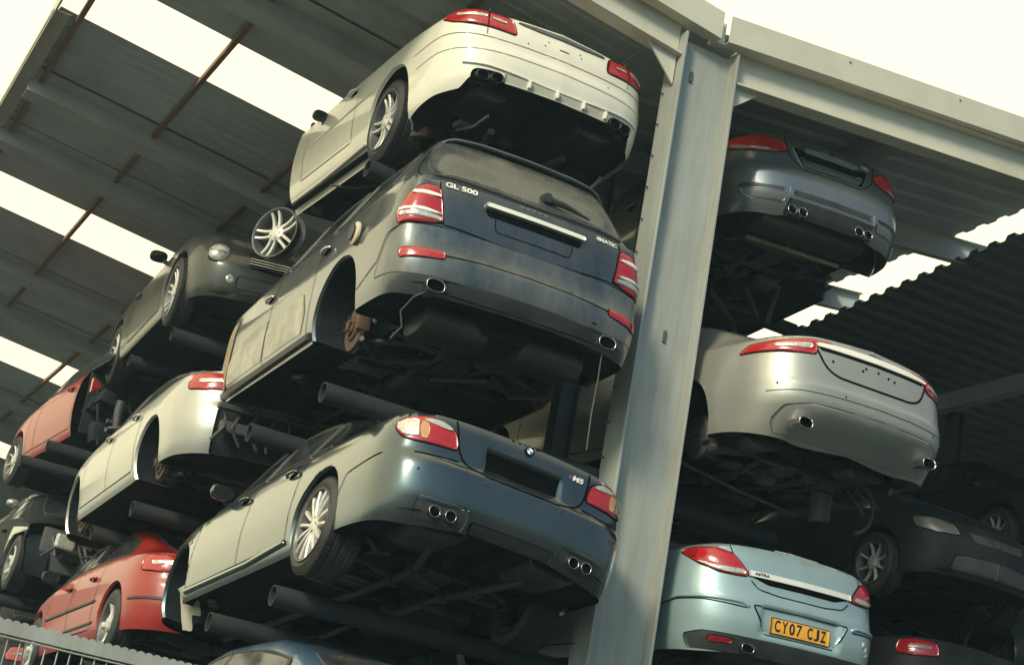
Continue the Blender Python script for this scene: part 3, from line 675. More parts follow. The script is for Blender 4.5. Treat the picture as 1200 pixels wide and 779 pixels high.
def dots(root, sh, pts, r=.009, name='parking_sensor', m=None):
    for s, z in pts:
        P = sh.Q(s, z); mb = MB(); mb.lathe([(-.002, .001), (-.003, r), (.01, r)], 14, 'y', tuple(P)); mb.build(name, m or PLAST, root, smooth=True)
def new_car(name, pose, label, cat, group='cars stacked on the storage racks'):
    R = rotm(*pose[3:]); e = empty(name, pose[:3], R); tag(e, label, cat, group); return e
def flank_lines(sh, y_r, y_m, y_f, z0=.30, zt=None):
    """door cuts on both flanks: rear edge, middle, front edge"""
    L_ = []
    for y in (y_r, y_m, y_f):
        if y is None: continue
        s = sh.key(('y', y)); L_.append([(s, z0), (s+.0, .6), (s+(.0), float(sh.zt(s))-.01)])
    s0, s1 = sh.key(('y', y_r+.03)), sh.key(('y', y_f)); L_.append([(s0, z0), (s1, z0)])
    return L_
# ---------------------------------------------------------------- setting
def corr_sheet(name, x0, x1, y0, y1, zf, m, pitch=.19, amp=.016, parent=None, thick=.004, prof=((0, 0), (.30, 0), (.42, 1), (.78, 1), (.90, 0))):
    """profiled sheet, ribs along x; zf(x, y) gives the height"""
    ys, zs = [], []; y = y0
    while y < y1:
        for u, h in prof:
            yy = y+u*pitch
            if yy <= y1: ys.append(yy); zs.append(h*amp)
        y += pitch
    ys.append(y1); zs.append(0); nx = 7; xs = np.linspace(x0, x1, nx); V = []
    for dz in (0, thick):
        for x in xs:
            V += [(x, yy, zf(x, yy)+zz+dz) for yy, zz in zip(ys, zs)]
    n = len(ys); k = nx*n
    F = [(i*n+j, i*n+j+1, (i+1)*n+j+1, (i+1)*n+j) for i in range(nx-1) for j in range(n-1)]
    F += [tuple(k+q for q in f[::-1]) for f in F]
    F += [(j, k+j, k+j+1, j+1) for j in range(n-1)] + [((nx-1)*n+j, (nx-1)*n+j+1, k+(nx-1)*n+j+1, k+(nx-1)*n+j) for j in range(n-1)]
    mb = MB(); mb.add(V, F); return mb.build(name, m, parent, fix=False)
# ground
mb = MB(); g = 900
mb.add([(-g, -g, 0), (g, -g, 0), (g, g, 0), (-g, g, 0)], [(0, 1, 2, 3)])
tag(mb.build('ground', mat('yard_ground', (.032, .040, .047), .9, var=.3, scale=1.5, dirt=(.028, .03, .032), dirt_amt=.5, dirt_scale=.3), fix=False), kind='structure')
SLOPE = .12
ZL = lambda x, y: 8.35 + SLOPE*(5.45-x)
ZR = lambda x, y: 8.34 + .120*(x-5.95)
roof = empty('shed_roof', (3.4, 20, 8.6)); roof.matrix_world = Matrix.Identity(4)
tag(roof, 'profiled sheet shed roof rising to the left of the tall grey post, with bright skylight strips', 'roof')
SKY = mat('skylight_sheet', (.85, .84, .76), .5)
_m = SKY.node_tree; _n = _m.nodes
_tr = _n.new('ShaderNodeBsdfTranslucent'); _tr.inputs[0].default_value = (.92, .90, .80, 1); _tp = _n.new('ShaderNodeBsdfTransparent'); _mx = _n.new('ShaderNodeMixShader'); _mx.inputs[0].default_value = .85
_m.links.new(_tr.outputs[0], _mx.inputs[1]); _m.links.new(_tp.outputs[0], _mx.inputs[2]); _m.links.new(_mx.outputs[0], _n['Material Output'].inputs[0])
bands = [(9.75, 13.62, 0), (13.62, 14.62, 1), (14.62, 19.3, 0), (19.3, 20.45, 1), (20.45, 26.0, 0), (26.0, 27.35, 1), (27.35, 33.0, 0), (33.0, 34.4, 1), (34.4, 46, 0)]
for y0, y1, k in bands: corr_sheet('skylight' if k else 'roof_sheet', 1.42, 5.62, y0, y1, ZL, SKY if k else SHEET, parent=roof)
# bright verge at the left edge
mb = MB()
for y0, y1, k in bands:
    if not k: mb.box((1.45, (y0+y1)/2, ZL(1.45, 0)-.045), (.17, y1-y0, .012))
mb.box((1.385, 27.8, ZL(1.39, 0)-.01), (.02, 36.2, .16)); mb.build('verge', BEAM, roof)
def zee(y, w=.24, h=.2, x0=1.5, x1=5.6, zf=ZL, name='roof_beam', par=roof, m=SHEET):
    """cold formed beam below the sheets, running up the slope"""
    mb = MB(); P = lambda x, dy, dz: (x, y+dy, zf(x, y)-.012+dz)
    sec = [(0, 0), (w*.5, 0), (w*.5, -h), (w, -h), (w, -h+.03), (w, -h-.006), (w*.5-.006, -h-.006), (w*.5-.006, -.006), (0, -.006)]
    V = [P(x, a, b) for x in (x0, x1) for a, b in sec]; n = len(sec)
    mb.add(V, [(i, (i+1) % n, n+(i+1) % n, n+i) for i in range(n)] + [tuple(range(n)), tuple(range(n, 2*n))]); return mb.build(name, m, par)
RB = mat('roof_beam_paint', (.52, .55, .53), .6, .1, var=.1, dirt=(.18, .165, .13), dirt_amt=.4)
for y in (10.9, 12.3, 16.05, 17.65, 22.0, 23.9, 29.0, 31.0, 36.5): zee(y, .52, .17, m=RB)
for x in (1.62, 2.89, 4.19):
    mb = MB(); mb.box((x, 28, ZL(x, 0)-.035), (.05, 36, .055)); mb.build('purlin', PURLIN, roof)
# right hand roof
roof2 = empty('shed_roof'); tag(roof2, 'profiled sheet roof right of the tall grey post, over the black and silver cars', 'roof')
corr_sheet('roof_sheet', 5.75, 10.34, 9.75, 46, ZR, SHEET, parent=roof2, pitch=.30, amp=.025)
for y in (12.08, 14.12, 18.0): zee(y, .16, .22, 5.9, 10.80, ZR, par=roof2, m=RB)
for x in (8.1,):
    mb = MB(); mb.box((x, 17, ZR(x, 0)-.09), (.16, 14.4, .15)); mb.build('purlin', RB, roof2)
mb = MB(); mb.box((5.69, 28, 8.335), (.42, 36.2, .02)); mb.build('valley_gutter', SHEET, roof2)
# next bay: lower profiled roof edge with the gap of sky above it
roof3 = empty('shed_roof'); tag(roof3, 'dark profiled roof of the neighbouring bay, toothed edge under a slit of sky at right', 'roof')
Z3 = lambda x, y: 8.50 - .055*(np.minimum(y, 20)-14.1) + .02*(x-10.4)
def corr_y(name, x0, x1, y0, y1, zf, m, parent): return corr_sheet(name, x0, x1, y0, y1, zf, m, parent=parent, pitch=.26, amp=.05)
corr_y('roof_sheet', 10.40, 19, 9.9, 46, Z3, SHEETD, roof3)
for x in (12.5, 15.5):
    mb = MB(); mb.box((x, 17, 8.15), (.14, 13, .2)); mb.build('purlin', RB, roof3)
# front frame : column and the two rafters with their gutters
col = empty('steel_column', (5.70, 9.7, 0)); tag(col, 'tall grey galvanised steel column between the two stacks of cars', 'column')
def part_at(o, par): o.parent = par; o.matrix_parent_inverse = Matrix.Translation((-par.location.x, -par.location.y, -par.location.z)); return o
zt_ = 8.17
mb = MB(); mb.box((5.455, 9.81, zt_/2), (.022, .26, zt_), bev=.004); part_at(mb.build('flange', GALV), col)
mb = MB(); mb.box((5.945, 9.81, zt_/2), (.022, .26, zt_), bev=.004); part_at(mb.build('flange', GALV), col)
mb = MB(); mb.box((5.70, 9.80, zt_/2-.01), (.466, .016, zt_-.02)); part_at(mb.build('web', GALV), col)
for x, z in ((5.60, 7.86), (5.72, 5.72), (5.66, 3.1)):
    mb = MB(); mb.box((x, 9.785, z), (.022, .02, .09), bev=.003); part_at(mb.build('welded_lug', RACK), col)
mb = MB(); 
for z in np.arange(.4, 8.0, .27): mb.lathe([(-.012, .001), (-.014, .009), (0, .009)], 8, 'x', (5.442, 9.9, z))
part_at(mb.build('bolt_row', RACK), col)
def rafter(x0, z0, x1, z1, par, name='rafter'):
    """I section in the front frame; z = top line"""
    k = (z1-z0)/(x1-x0)
    for nm, dz, th, w in (('top_flange', 0, .016, .16), ('bottom_flange', -.30, .016, .16)):
        mb = MB(); V = [(x, 9.70+dy, z0+k*(x-x0)+dz+t) for x in (x0, x1) for dy in (0, w) for t in (0, -th)]
        mb.add(V, [(0, 1, 3, 2), (4, 6, 7, 5), (0, 4, 5, 1), (2, 3, 7, 6), (0, 2, 6, 4), (1, 5, 7, 3)]); mb.build(nm, BEAM, par)
    mb = MB(); V = [(x, 9.775+dy, z0+k*(x-x0)+t) for x in (x0, x1) for dy in (0, .01) for t in (-.017, -.299)]
    mb.add(V, [(0, 1, 3, 2), (4, 6, 7, 5), (0, 4, 5, 1), (2, 3, 7, 6), (0, 2, 6, 4), (1, 5, 7, 3)]); mb.build('web', BEAM, par)
def gutter(x0, z0, x1, z1, par, h=.235):
    k = (z1-z0)/(x1-x0); sec = [(-.05, 0), (-.05, -h), (.06, -h), (.06, -h+.006), (-.044, -h+.006), (-.044, 0)]
    mb = MB(); V = [(x, 9.70+a-.02, z0+k*(x-x0)+b) for x in (x0, x1) for a, b in sec]; n = 6
    mb.add(V, [(i, (i+1) % n, n+(i+1) % n, n+i) for i in range(n)] + [tuple(range(n)), tuple(range(n, 2*n))])
    for i in range(1, 7):
        x = x0+(x1-x0)*i/7; mb.lathe([(-.004, .001), (-.006, .008), (0, .01)], 8, 'y', (x, 9.629, z0+k*(x-x0)-.05), mi=1)
    return mb.build('gutter', [BEAM, RACK], par)
ra = empty('roof_rafter'); tag(ra, 'cream steel rafter and gutter rising left from the column head', 'beam')
rafter(5.44, 8.28, 1.5, 8.28+.125*3.94, ra); gutter(5.73, 8.43, 1.4, 8.43+.125*4.33, ra)
mb = MB(); mb.prism([(5.43, 7.98), (5.43, 7.72), (5.15, 8.01)], 9.76, 9.775, 'y'); mb.build('haunch_plate', BEAM, ra)
rb = empty('roof_rafter'); tag(rb, 'cream steel rafter and gutter rising right from the column head', 'beam')
rafter(5.97, 8.235, 14, 8.235+.098*8.03, rb); gutter(5.80, 8.43, 14, 8.43+.106*8.2, rb)
mb = MB(); mb.prism([(5.97, 7.93), (5.97, 7.72), (6.25, 7.96)], 9.76, 9.775, 'y'); mb.build('haunch_plate', BEAM, rb)
mb = MB(); mb.box((5.765, 9.76, 8.30), (.10, .10, .20), bev=.01); o = mb.build('gutter_outlet', RB, rb)
# far walls that close the shed
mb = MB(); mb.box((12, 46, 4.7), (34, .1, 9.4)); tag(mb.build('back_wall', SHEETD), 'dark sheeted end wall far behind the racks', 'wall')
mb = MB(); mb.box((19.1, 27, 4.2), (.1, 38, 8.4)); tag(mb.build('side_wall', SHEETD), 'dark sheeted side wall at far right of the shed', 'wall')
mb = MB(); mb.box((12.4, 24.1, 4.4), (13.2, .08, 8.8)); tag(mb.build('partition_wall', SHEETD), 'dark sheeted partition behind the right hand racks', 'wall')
# rack uprights and support tubes
def upright(x, y, h, label):
    mb = MB(); w = .16
    for sx in (-1, 1): mb.box((x+sx*w/2, y, h/2), (.012, .14, h))
    mb.box((x, y, h/2), (w-.012, .010, h)); o = mb.build('rack_upright', RACK); tag(o, label, 'post', 'uprights of the storage racks'); return o
upright(5.72, 11.2, 8.2, 'first dark rack upright directly behind the grey column')
upright(5.72, 13.1, 8.2, 'second dark rack upright behind the grey column')
upright(5.74, 16.5, 8.2, 'third dark rack upright farther behind the grey column')
for i, (x, y) in enumerate(((9.2, 15.4), (9.2, 19.5), (12.9, 14.8))): upright(x, y, 8.2, ['dark rack upright behind the silver and blue cars', 'farthest dark rack upright behind the right stack', 'dark rack upright among the shaded cars at far right'][i])
def tube(x0, x1, y, z, label, r=.072, slope=0., right_open=False):
    mb = MB(); n = 28; a = np.linspace(0, 2*np.pi, n, endpoint=False)
    prof = [(x0, r*.86), (x0-.001, r), (x0+.012, r), (x1-.012, r), (x1, r), (x1-.001, r*.86)]
    V = [(x, y+k*math.cos(t), z+slope*(x-x0)+k*math.sin(t)) for x, k in prof for t in a]
    F = [(i*n+j, i*n+(j+1) % n, (i+1)*n+(j+1) % n, (i+1)*n+j) for i in range(5) for j in range(n)]
    V2 = [(x0+.10, y+r*.85*math.cos(t), z+r*.85*math.sin(t)) for t in a]; k0 = 6*n
    V3 = [(x1-.10, y+r*.85*math.cos(t), z+slope*(x1-x0)+r*.85*math.sin(t)) for t in a]
    F += [(j, (j+1) % n, k0+(j+1) % n, k0+j) for j in range(n)] + [tuple(k0+j for j in range(n))]
    F += [(5*n+j, 5*n+(j+1) % n, k0+n+(j+1) % n, k0+n+j) for j in range(n)] + [tuple(k0+n+j for j in range(n))]
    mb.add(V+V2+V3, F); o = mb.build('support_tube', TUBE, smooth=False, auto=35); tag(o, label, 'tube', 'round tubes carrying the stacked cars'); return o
def at(px, py, y):
    """point on the depth plane y seen at a photo pixel (used to measure, in metres)"""
    d = right*((px-600)/F_PX) + down*((py-389.5)/F_PX) + fwd; t = y/d.y; return Vector((0, 0, 1.6)) + d*t
# ---------------------------------------------------------------- the vehicles
PI = math.pi
BADGE = mat('bright_badge', (.80, .79, .74), .35, .3)
P_WHITE = paint('cream_white_paint', (.72, .68, .56), 0, .22)
P_NAVY = paint('navy_metallic_paint', (.040, .056, .070), .6, .5, .9, .26)
P_BLUEGREY = paint('blue_grey_metallic_paint', (.052, .078, .088), .8, .3, 1., .20)
P_GREEN = paint('dark_green_metallic_paint', (.008, .013, .013), .1, .4, .45, .32)
P_SILVER = paint('silver_paint', (.42, .42, .38), .55, .35, .7, .38)
P_CHAMP = paint('pale_silver_paint', (.36, .36, .32), .5, .3, .7, .4)
P_ICE = paint('ice_blue_paint', (.30, .41, .42), .35, .22, .8, .38)
P_RED = paint('faded_red_paint', (.26, .007, .005), 0, .15, .5, .38)
P_GREY = paint('graphite_paint', (.16, .18, .185), .6, .6, .8, .30)
P_BLUE = paint('blue_paint', (.05, .11, .19), .4, .35, .9, .32)
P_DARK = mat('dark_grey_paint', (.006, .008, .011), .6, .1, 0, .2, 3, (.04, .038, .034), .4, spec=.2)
SHADE_LENS = mat('shaded_lens', (.12, .12, .11), .3, .2, dirt=(.05, .05, .04), dirt_amt=.5)  # darkened copy of the clear lens; shade round the dark cars in its colour
P_DUST = paint('dusty_navy_bumper', (.050, .070, .082), .5, 1.0, .8, .30)
P_JAGLOW = paint('shaded_silver_paint', (.30, .31, .29), .4, 1., .3, .45)  # duller copy of the body silver; shade under the bumper put into its colour
SHIELD = mat('heat_shield', (.30, .31, .31), .4, .7, var=.3, dirt=(.07, .055, .04), dirt_amt=.8, dirt_scale=6, bump=.5)
TAN = mat('tan_primer', (.26, .19, .10), .7, dirt=DUST, dirt_amt=.5)
PLATE = mat('amber_number_plate', (.80, .38, .04), .35, dirt=(.4, .25, .08), dirt_amt=.3)
INK = mat('plate_lettering', (.02, .017, .012), .4)
WHITEP = mat('white_enamel', (.75, .75, .70), .3); BLUEP = mat('blue_enamel', (.03, .12, .30), .3)

# ======== dark blue-grey saloon with four exhausts, bottom of the left stack
def saloon_m5():
    sh = Shape(SPEC['m5']); pose = [4.3429, 8.8632, 3.3994, 0.0231, -0.0799, 0.0688]
    c = new_car('saloon_car', pose, 'blue-grey saloon with four round exhaust tips and a shiny rear wheel, below the big off-roader', 'car')
    ar = [(-1, 1.15, .37, .375), (1, 1.15, .37, .375), (-1, 4.03, .37, .37), (1, 4.03, .37, .37)]
    seam = [(0, .645), (.26, .648), (.42, .69), (.468, .745), (.49, .82), (.505, .90), (.52, .965)]
    cre = [(.775, .675), (.468, .69)]
    body(sh, c, [P_BLUEGREY, GAP], ar, lines=[dict(p=[(-x, z) for x, z in seam[::-1]]+seam[1:], w=.011), dict(p=cre, w=.012),
         [(('y', .3), .66), (('y', .72), .60), (('y', .80), .45)]] + flank_lines(sh, 1.62, 2.55, 3.65))
    arch_liners(sh, c, ar, lipmat=P_BLUEGREY); underbody(sh, c, ar, seed=2)
    axle(c, 1.15, .34, .9); mufflers(c, [(-.42, .42, .33, .38, .46, .20), (.42, .42, .33, .38, .46, .20)])
    # boot recess, rear apron
    panel(c, sh, [(-.275, .71), (.275, .71), (.285, .838), (-.285, .838)], GAP, 'plate_recess', off=.003, smooth=0, gap=0)
    panel(c, sh, [(-.29, .838), (.29, .838), (.29, .865), (-.29, .865)], P_BLUEGREY, 'boot_grip', off=.014, smooth=1, gap=0, nr=6)
    for sg in (1, -1):
        panel(c, sh, [(sg*.34, .27), (sg*.69, .27), (sg*.70, .36), (sg*.67, .405), (sg*.36, .405), (sg*.33, .37)], PLAST, 'exhaust_surround', off=.005, gap=0)
        panel(c, sh, [(sg*.345, .385), (sg*.69, .375), (sg*.69, .408), (sg*.345, .410)], P_BLUEGREY, 'exhaust_trim', off=.012, gap=0, smooth=1, nr=5)
        for s_ in (.455, .565): tip(c, sh, sg*s_, .325, .037)
    panel(c, sh, [(-.31, .27), (.31, .27), (.31, .34), (-.31, .34)], UNDER, 'rear_apron', off=.004, smooth=1)
    lo = [(.98, .848), (.95, .885), (.858, .918), (.737, .935), (.635, .931), (.545, .90), (.505, .859), (.485, .765), (.663, .757), (.803, .755), (.90, .768)]
    lam = lamp(c, sh, lo, REDL, crown=.008)
    seg(lam, sh, [(.97, .846), (.90, .885), (.80, .905), (.77, .775), (.89, .773)], CLEARL, 'reversing_lens')
    seg(lam, sh, [(.79, .905), (.70, .922), (.60, .918), (.535, .885), (.56, .875), (.70, .885)], CLEARL, 'upper_lens')
    seg(lam, sh, [(.79, .895), (.715, .890), (.70, .775), (.765, .775)], AMBER, 'indicator_lens')
    P = sh.Q(.02, .945); mb = MB(); N = sh.N('Q', .02, .945)
    e = MB(); e.lathe([(.004, .001), (.004, .040)], 36, 'y'); 
    def disc(name, r0, r1, a0, a1, m, off, par):
        mb = MB(); n = 20; V = []
        for r in (r0, r1):
            for t in np.linspace(a0, a1, n): V.append(sh.Q(.02+r*math.cos(t), .945+r*math.sin(t)) + sh.N('Q', .02, .945)*off)
        mb.add(V, [(i, i+1, n+i+1, n+i) for i in range(n-1)]); return mb.build(name, m, par, fix=False)
    em = disc('emblem', .0, .041, 0, 2*PI, CHROME, .006, c); disc('emblem_ring', .027, .039, 0, 2*PI, GAP, .0085, em)
    for k in range(4): disc('emblem_quarter', .001, .026, k*PI/2, (k+1)*PI/2, BLUEP if k % 2 else WHITEP, .009, em)
    text_on('boot_badge', 'M5', sh, .412, .885, .085, .038, BADGE, c, off=.006, bold=.03, ital=.3)
    for i, m in enumerate((BLUEP, mat('purple_enamel', (.10, .06, .18), .3), REDL)):
        mb = MB(); s0 = .335+i*.010; patch(mb, sh, 'Q', [(s0, .870), (s0+.008, .870), (s0+.016, .900), (s0+.008, .900)], .006, .004, 4, 3, smooth=0); mb.build('badge_stripe', m, c, fix=False)
    dots(c, sh, [(-.28, .60), (.28, .60), (-.72, .56), (.70, .56)])
    # glass
    glass(c, sh, 'T', [(1.02, .42), (1.02, -.42), (1.40, -.50), (1.52, -.42), (1.54, 0), (1.52, .42), (1.40, .50)][::1], 'rear_window', GLASSD)
    for pts in ([(1.38, .93), (1.50, .70), (1.62, .62), (1.72, .62), (1.72, .93)], [(1.76, .935), (1.76, .615), (2.50, .605), (2.50, .935)], [(2.56, .935), (2.56, .605), (3.0, .64), (3.35, .80), (3.52, .93)]):
        glass(c, sh, 'T', pts, 'side_window', GLASS, both=True, chrome=False)
    glass(c, sh, 'T', [(3.05, -.5), (3.72, -.62), (3.76, 0), (3.72, .62), (3.05, .5), (3.0, 0)], 'windscreen', GLASS)
    # sill skirt
    for sg in (-1, 1):
        p = [(sh.key(('y', 1.62))*sg, .30), (sh.key(('y', 2.3))*sg, .27), (sh.key(('y', 3.62))*sg, .275)]
        mb = MB(); ribbon(mb, sh, 'Q', p, .05, .006, h=.016); mb.build('side_skirt', P_BLUEGREY, c, smooth=True)
    handle(c, sh, 1.80, .84, -1, m=P_BLUEGREY); handle(c, sh, 2.72, .835, -1, m=P_BLUEGREY); handle(c, sh, 1.80, .84, 1, m=P_BLUEGREY)
    mirror(c, .86, 3.32, 1.02, P_BLUEGREY, -1); mirror(c, .86, 3.32, 1.02, P_BLUEGREY, 1)
    panel(c, sh, [(-sh.key(('y', 3.78)), .70), (-sh.key(('y', 3.86)), .70), (-sh.key(('y', 3.86)), .725), (-sh.key(('y', 3.78)), .725)], AMBER, 'side_repeater', gap=0, smooth=1, nr=4, nc=6)
    for sd in (-1, 1): add_wheel(c, sd, .915, 1.15, .34, .335, .25, .27, ('curve', 7))
    for sd in (-1,): bare_hub(c, sd, .80, 4.03, .34)
    # torn wheel liner hanging at the empty front arch
    mb = MB(); rd = random.Random(4); V = []; n = 12
    for i in range(n):
        for j in range(6):
            V.append((-.88+.03*math.sin(i*.7+j*.5)+j*.03, 3.66+i*.022, .16+.26*(1-j/5)-.012*i+.02*math.sin(i*.8+j)))
    mb.add(V, [(i*6+j, i*6+j+1, i*6+7+j, i*6+6+j) for i in range(n-1) for j in range(5)]); mb.build('torn_liner', mat('pale_foam', (.40, .38, .30), .8, dirt=(.2, .17, .12), dirt_amt=.5), c, smooth=True)
    return c
# ======== the large off-roader
def suv_gl():
    sh = Shape(SPEC['gl']); pose = [4.255, 9.0949, 4.8075, -.0251, -.0086, -.009]
    c = new_car('off_road_car', pose, 'big dark blue off-roader, chrome tailgate bar, no wheels, between white car and blue-grey saloon', 'car')
    ar = [(-1, 1.16, .44, .43), (1, 1.16, .44, .43)]; CUT = 3.95
    K = lambda y: sh.key(('y', y))
    seam1 = [(0, .865), (.3, .872), (.60, .893), (.66, .89)]
    body(sh, c, [P_NAVY, GAP], ar, cut=CUT, lines=[dict(p=[(-x, z) for x, z in seam1[::-1]]+seam1[1:], w=.009),
         
         [(.66, .89), (.73, 1.15), (.74, 1.22)], [(.92, .86), (1.10, .80), (1.18, .62), (1.50, .50)], [(.66, .875), (.95, .86)]] + flank_lines(sh, 1.72, 2.75, 3.90, .42),
         tlines=[[(.24, -.93), (.45, -.76), (.58, -.60)]])
    arch_liners(sh, c, ar, lipmat=P_NAVY); underbody(sh, c, ar, cut=CUT, seed=3, dz=.03)
    axle(c, 1.16, .40, .96, 3); mufflers(c, [(-.33, .52, .36, .50, .40, .23), (.40, .52, .36, .50, .40, .23), (0, 1.9, .36, .34, .7, .18)])
    mb = MB(); mb.lathe([(-.10, .001), (-.10, .33), (-.06, .36), (.05, .36)], 36, 'z', (0, .62, .42)); mb.build('spare_wheel_well', UNDER, c, auto=35)
    # front bulkhead that closes the cut front
    mb = MB(); mb.box((0, CUT+.01, .78), (1.66, .05, .80)); mb.tube([(-.6, CUT+.02, .5), (-.3, CUT+.3, .55), (.2, CUT+.25, .6)], .04); mb.box((.1, CUT+.15, .75), (.5, .28, .3), bev=.04); mb.build('front_bulkhead', UNDER, c)
    panel(c, sh, [(-1.20, .50), (-.6, .505), (0, .515), (.6, .505), (1.20, .50), (1.15, .62), (1.08, .78), (.95, .855), (.66, .872), (.3, .862), (0, .855), (-.3, .862), (-.66, .872), (-.95, .855), (-1.08, .78), (-1.15, .62)], P_DUST, 'rear_bumper', off=.004, gap=.006, nc=110, nr=24)
    ln = MB(); ribbon(ln, sh, 'Q', [(-.62, .66), (-.3, .685), (0, .69), (.3, .685), (.62, .66)], .009, .006); ln.build('bumper_joint', GAP, c, fix=False)
    # lamps
    lo = [(1.01, .855), (1.03, .96), (.97, 1.09), (.90, 1.155), (.84, 1.17), (.735, 1.165), (.715, 1.12), (.665, .905), (.82, .88)]
    lam = lamp(c, sh, lo, REDL, crown=.012)
    seg(lam, sh, [(.955, 1.075), (.94, 1.10), (.84, 1.112), (.715, 1.098), (.715, 1.078), (.84, 1.088)], WHITEP, 'clear_stripe', smooth=1, off=.022)
    seg(lam, sh, [(1.005, .94), (1.0, .965), (.84, .983), (.69, .965), (.685, .945), (.84, .962)], WHITEP, 'clear_stripe', smooth=1, off=.022)
    seg(lam, sh, [(1.0, .905), (1.0, .935), (.84, .955), (.685, .938), (.68, .91), (.84, .925)], CLEARL, 'reversing_lens', smooth=1, off=.020)
    rf = lamp(c, sh, [(.925, .60), (.935, .665), (.80, .678), (.62, .678), (.62, .632), (.80, .612)], REDL, 'reflector', crown=.003, smooth=1, off=.011)
    panel(c, sh, [(-.39, 1.11), (.39, 1.11), (.39, 1.142), (-.39, 1.142)], TRIM, 'tailgate_bar', off=.035, thick=.04, smooth=1, nr=8, gap=0)
    panel(c, sh, [(-.36, 1.055), (.36, 1.055), (.38, 1.11), (-.38, 1.11)], GAP, 'plate_lamp_slot', off=.004, smooth=1, nr=6, gap=0)
    ln = MB(); ribbon(ln, sh, 'Q', [(-.30, 1.05), (-.29, .955), (.29, .955), (.30, 1.05)], .006, .003); ln.build('plate_press_line', GAP, c, fix=False)
    dots(c, sh, [(-.15, 1.02), (-.15, .985), (.15, 1.01), (.16, .97)], .006, 'screw_hole'); dots(c, sh, [(-.30, .70), (.32, .695), (.52, .56)], .012)
    panel(c, sh, [(.50, .50), (.545, .50), (.545, .545), (.50, .545)], GAP, 'towing_eye_hole', smooth=0, gap=0, nr=4, nc=4)
    panel(c, sh, [(-.62, .42), (.62, .42), (.60, .49), (.2, .515), (-.2, .515), (-.60, .49)], PLAST, 'lower_bumper', off=.006, gap=.012, smooth=1)
    text_on('model_badge', 'GL 500', sh, -.57, 1.205, .25, .042, BADGE, c, bold=.03)
    text_on('drive_badge', '4MATIC', sh, .60, 1.195, .20, .032, BADGE, c, bold=.03)
    for sg in (-1, 1): tip(c, sh, sg*.655, .44, .052, 1.25, sz=.80, proud=.05)
    # glass
    glass(c, sh, 'T', [(.255, -.80), (.54, -.62), (.555, -.3), (.56, 0), (.555, .3), (.54, .62), (.255, .80), (.245, .4), (.24, 0), (.245, -.4)], 'rear_window', GLASSD, nr=22, nc=14)
    mb = MB()
    u = np.linspace(-.60, .60, 25); Pt = sh.T(.60+0*u, u); Pt2 = Pt + np.array([0, -.16, -.035]); Pt2[:, 1] += .05*(abs(u)/.6)**4
    V = np.vstack([Pt+[0, 0, .012], Pt2+[0, 0, .010], Pt2-[0, 0, .012], Pt-[0, .02, .03]]); n = len(u)
    mb.add(V, [(k*n+i, k*n+i+1, (k+1)*n+i+1, (k+1)*n+i) for k in range(3) for i in range(n-1)]); mb.build('roof_spoiler', P_NAVY, c, smooth=True)
    mb = MB(); a = sh.T(.30, .10)+[0, -.03, 0]; b_ = sh.T(.275, .46)+[0, -.03, 0]
    mb.tube([a, a*.6+b_*.4+[0, -.015, .005], b_], [.030, .022, .008], 8); mb.lathe([(-.03, .001), (-.03, .035), (.03, .042)], 16, 'y', tuple(a)); mb.build('wiper', PLAST, c, auto=40)
    for pts in ([(.62, .93), (.70, .66), (1.55, .645), (1.68, .93)], [(1.76, .935), (1.76, .64), (2.66, .63), (2.70, .935)], [(2.76, .935), (2.74, .63), (3.1, .66), (3.5, .84), (3.66, .935)]):
        glass(c, sh, 'T', pts, 'side_window', GLASS, both=True)
    glass(c, sh, 'T', [(3.18, -.5), (3.80, -.6), (3.84, 0), (3.80, .6), (3.18, .5), (3.12, 0)], 'windscreen', GLASS)
    handle(c, sh, 1.62, 1.06, -1, m=CHROME); handle(c, sh, 2.85, 1.0, -1, m=CHROME)
    # open fuel cap
    P = sh.Q(-K(.93), .98); mb = MB(); mb.lathe([(-.03, .001), (-.03, .055), (-.015, .085), (0, .085), (.005, .08), (.005, .001)], 28, 'x', (P[0]-.015, P[1], P[2])); mb.build('fuel_flap', mat('cream_plastic', (.52, .46, .33), .5), c, auto=40)
    mb = MB(); mb.lathe([(-.012, .001), (-.012, .06), (0, .06)], 28, 'x', (P[0]-.045, P[1]+.0, P[2])); mb.build('fuel_cap', PLAST, c)
    # bright reflections painted as pale patches on the doors, and tan wing panel
    REFL_ = mat('door_reflection_paint', (.36, .34, .27), .45, dirt=(.07, .085, .09), dirt_amt=.8, dirt_scale=2.4, coat=.3)
    panel(c, sh, [(-K(2.72), .46), (-K(1.84), .46), (-K(1.80), .62), (-K(1.92), .80), (-K(2.74), .72)], REFL_, 'door_reflection', off=.003, smooth=2, gap=0)
    panel(c, sh, [(-K(3.72), .46), (-K(2.78), .46), (-K(2.76), .80), (-K(3.5), .78), (-K(3.74), .66)], REFL_, 'door_reflection', off=.003, smooth=2, gap=0)
    panel(c, sh, [(-K(3.93), .42), (-K(3.74), .42), (-K(3.72), 1.04), (-K(3.88), 1.04)], TAN, 'wing_panel', off=.008, smooth=1)
    for sd in (-1, 1): bare_hub(c, sd, .84, 1.16, .40, .175)
    for sg in (-1, 1):
        mb = MB(); ribbon(mb, sh, 'Q', [(sg*K(1.62), .39), (sg*K(3.9), .38)], .07, .01, h=.02); mb.build('sill_trim', PLAST, c)
    # dangling wires
    mb = MB(); mb.tube([(-.66, .10, .42), (-.74, .14, .36), (-.79, .2, .26), (-.76, .2, .16), (-.80, .2, .10), (-.83, .18, .05)], .006, 6); mb.build('dangling_wire', CAST, c)
    mb = MB(); mb.tube([(.66, .12, .42), (.665, .13, .2), (.655, .13, -.05), (.66, .13, -.30)], .006, 6); mb.build('dangling_wire', CAST, c)
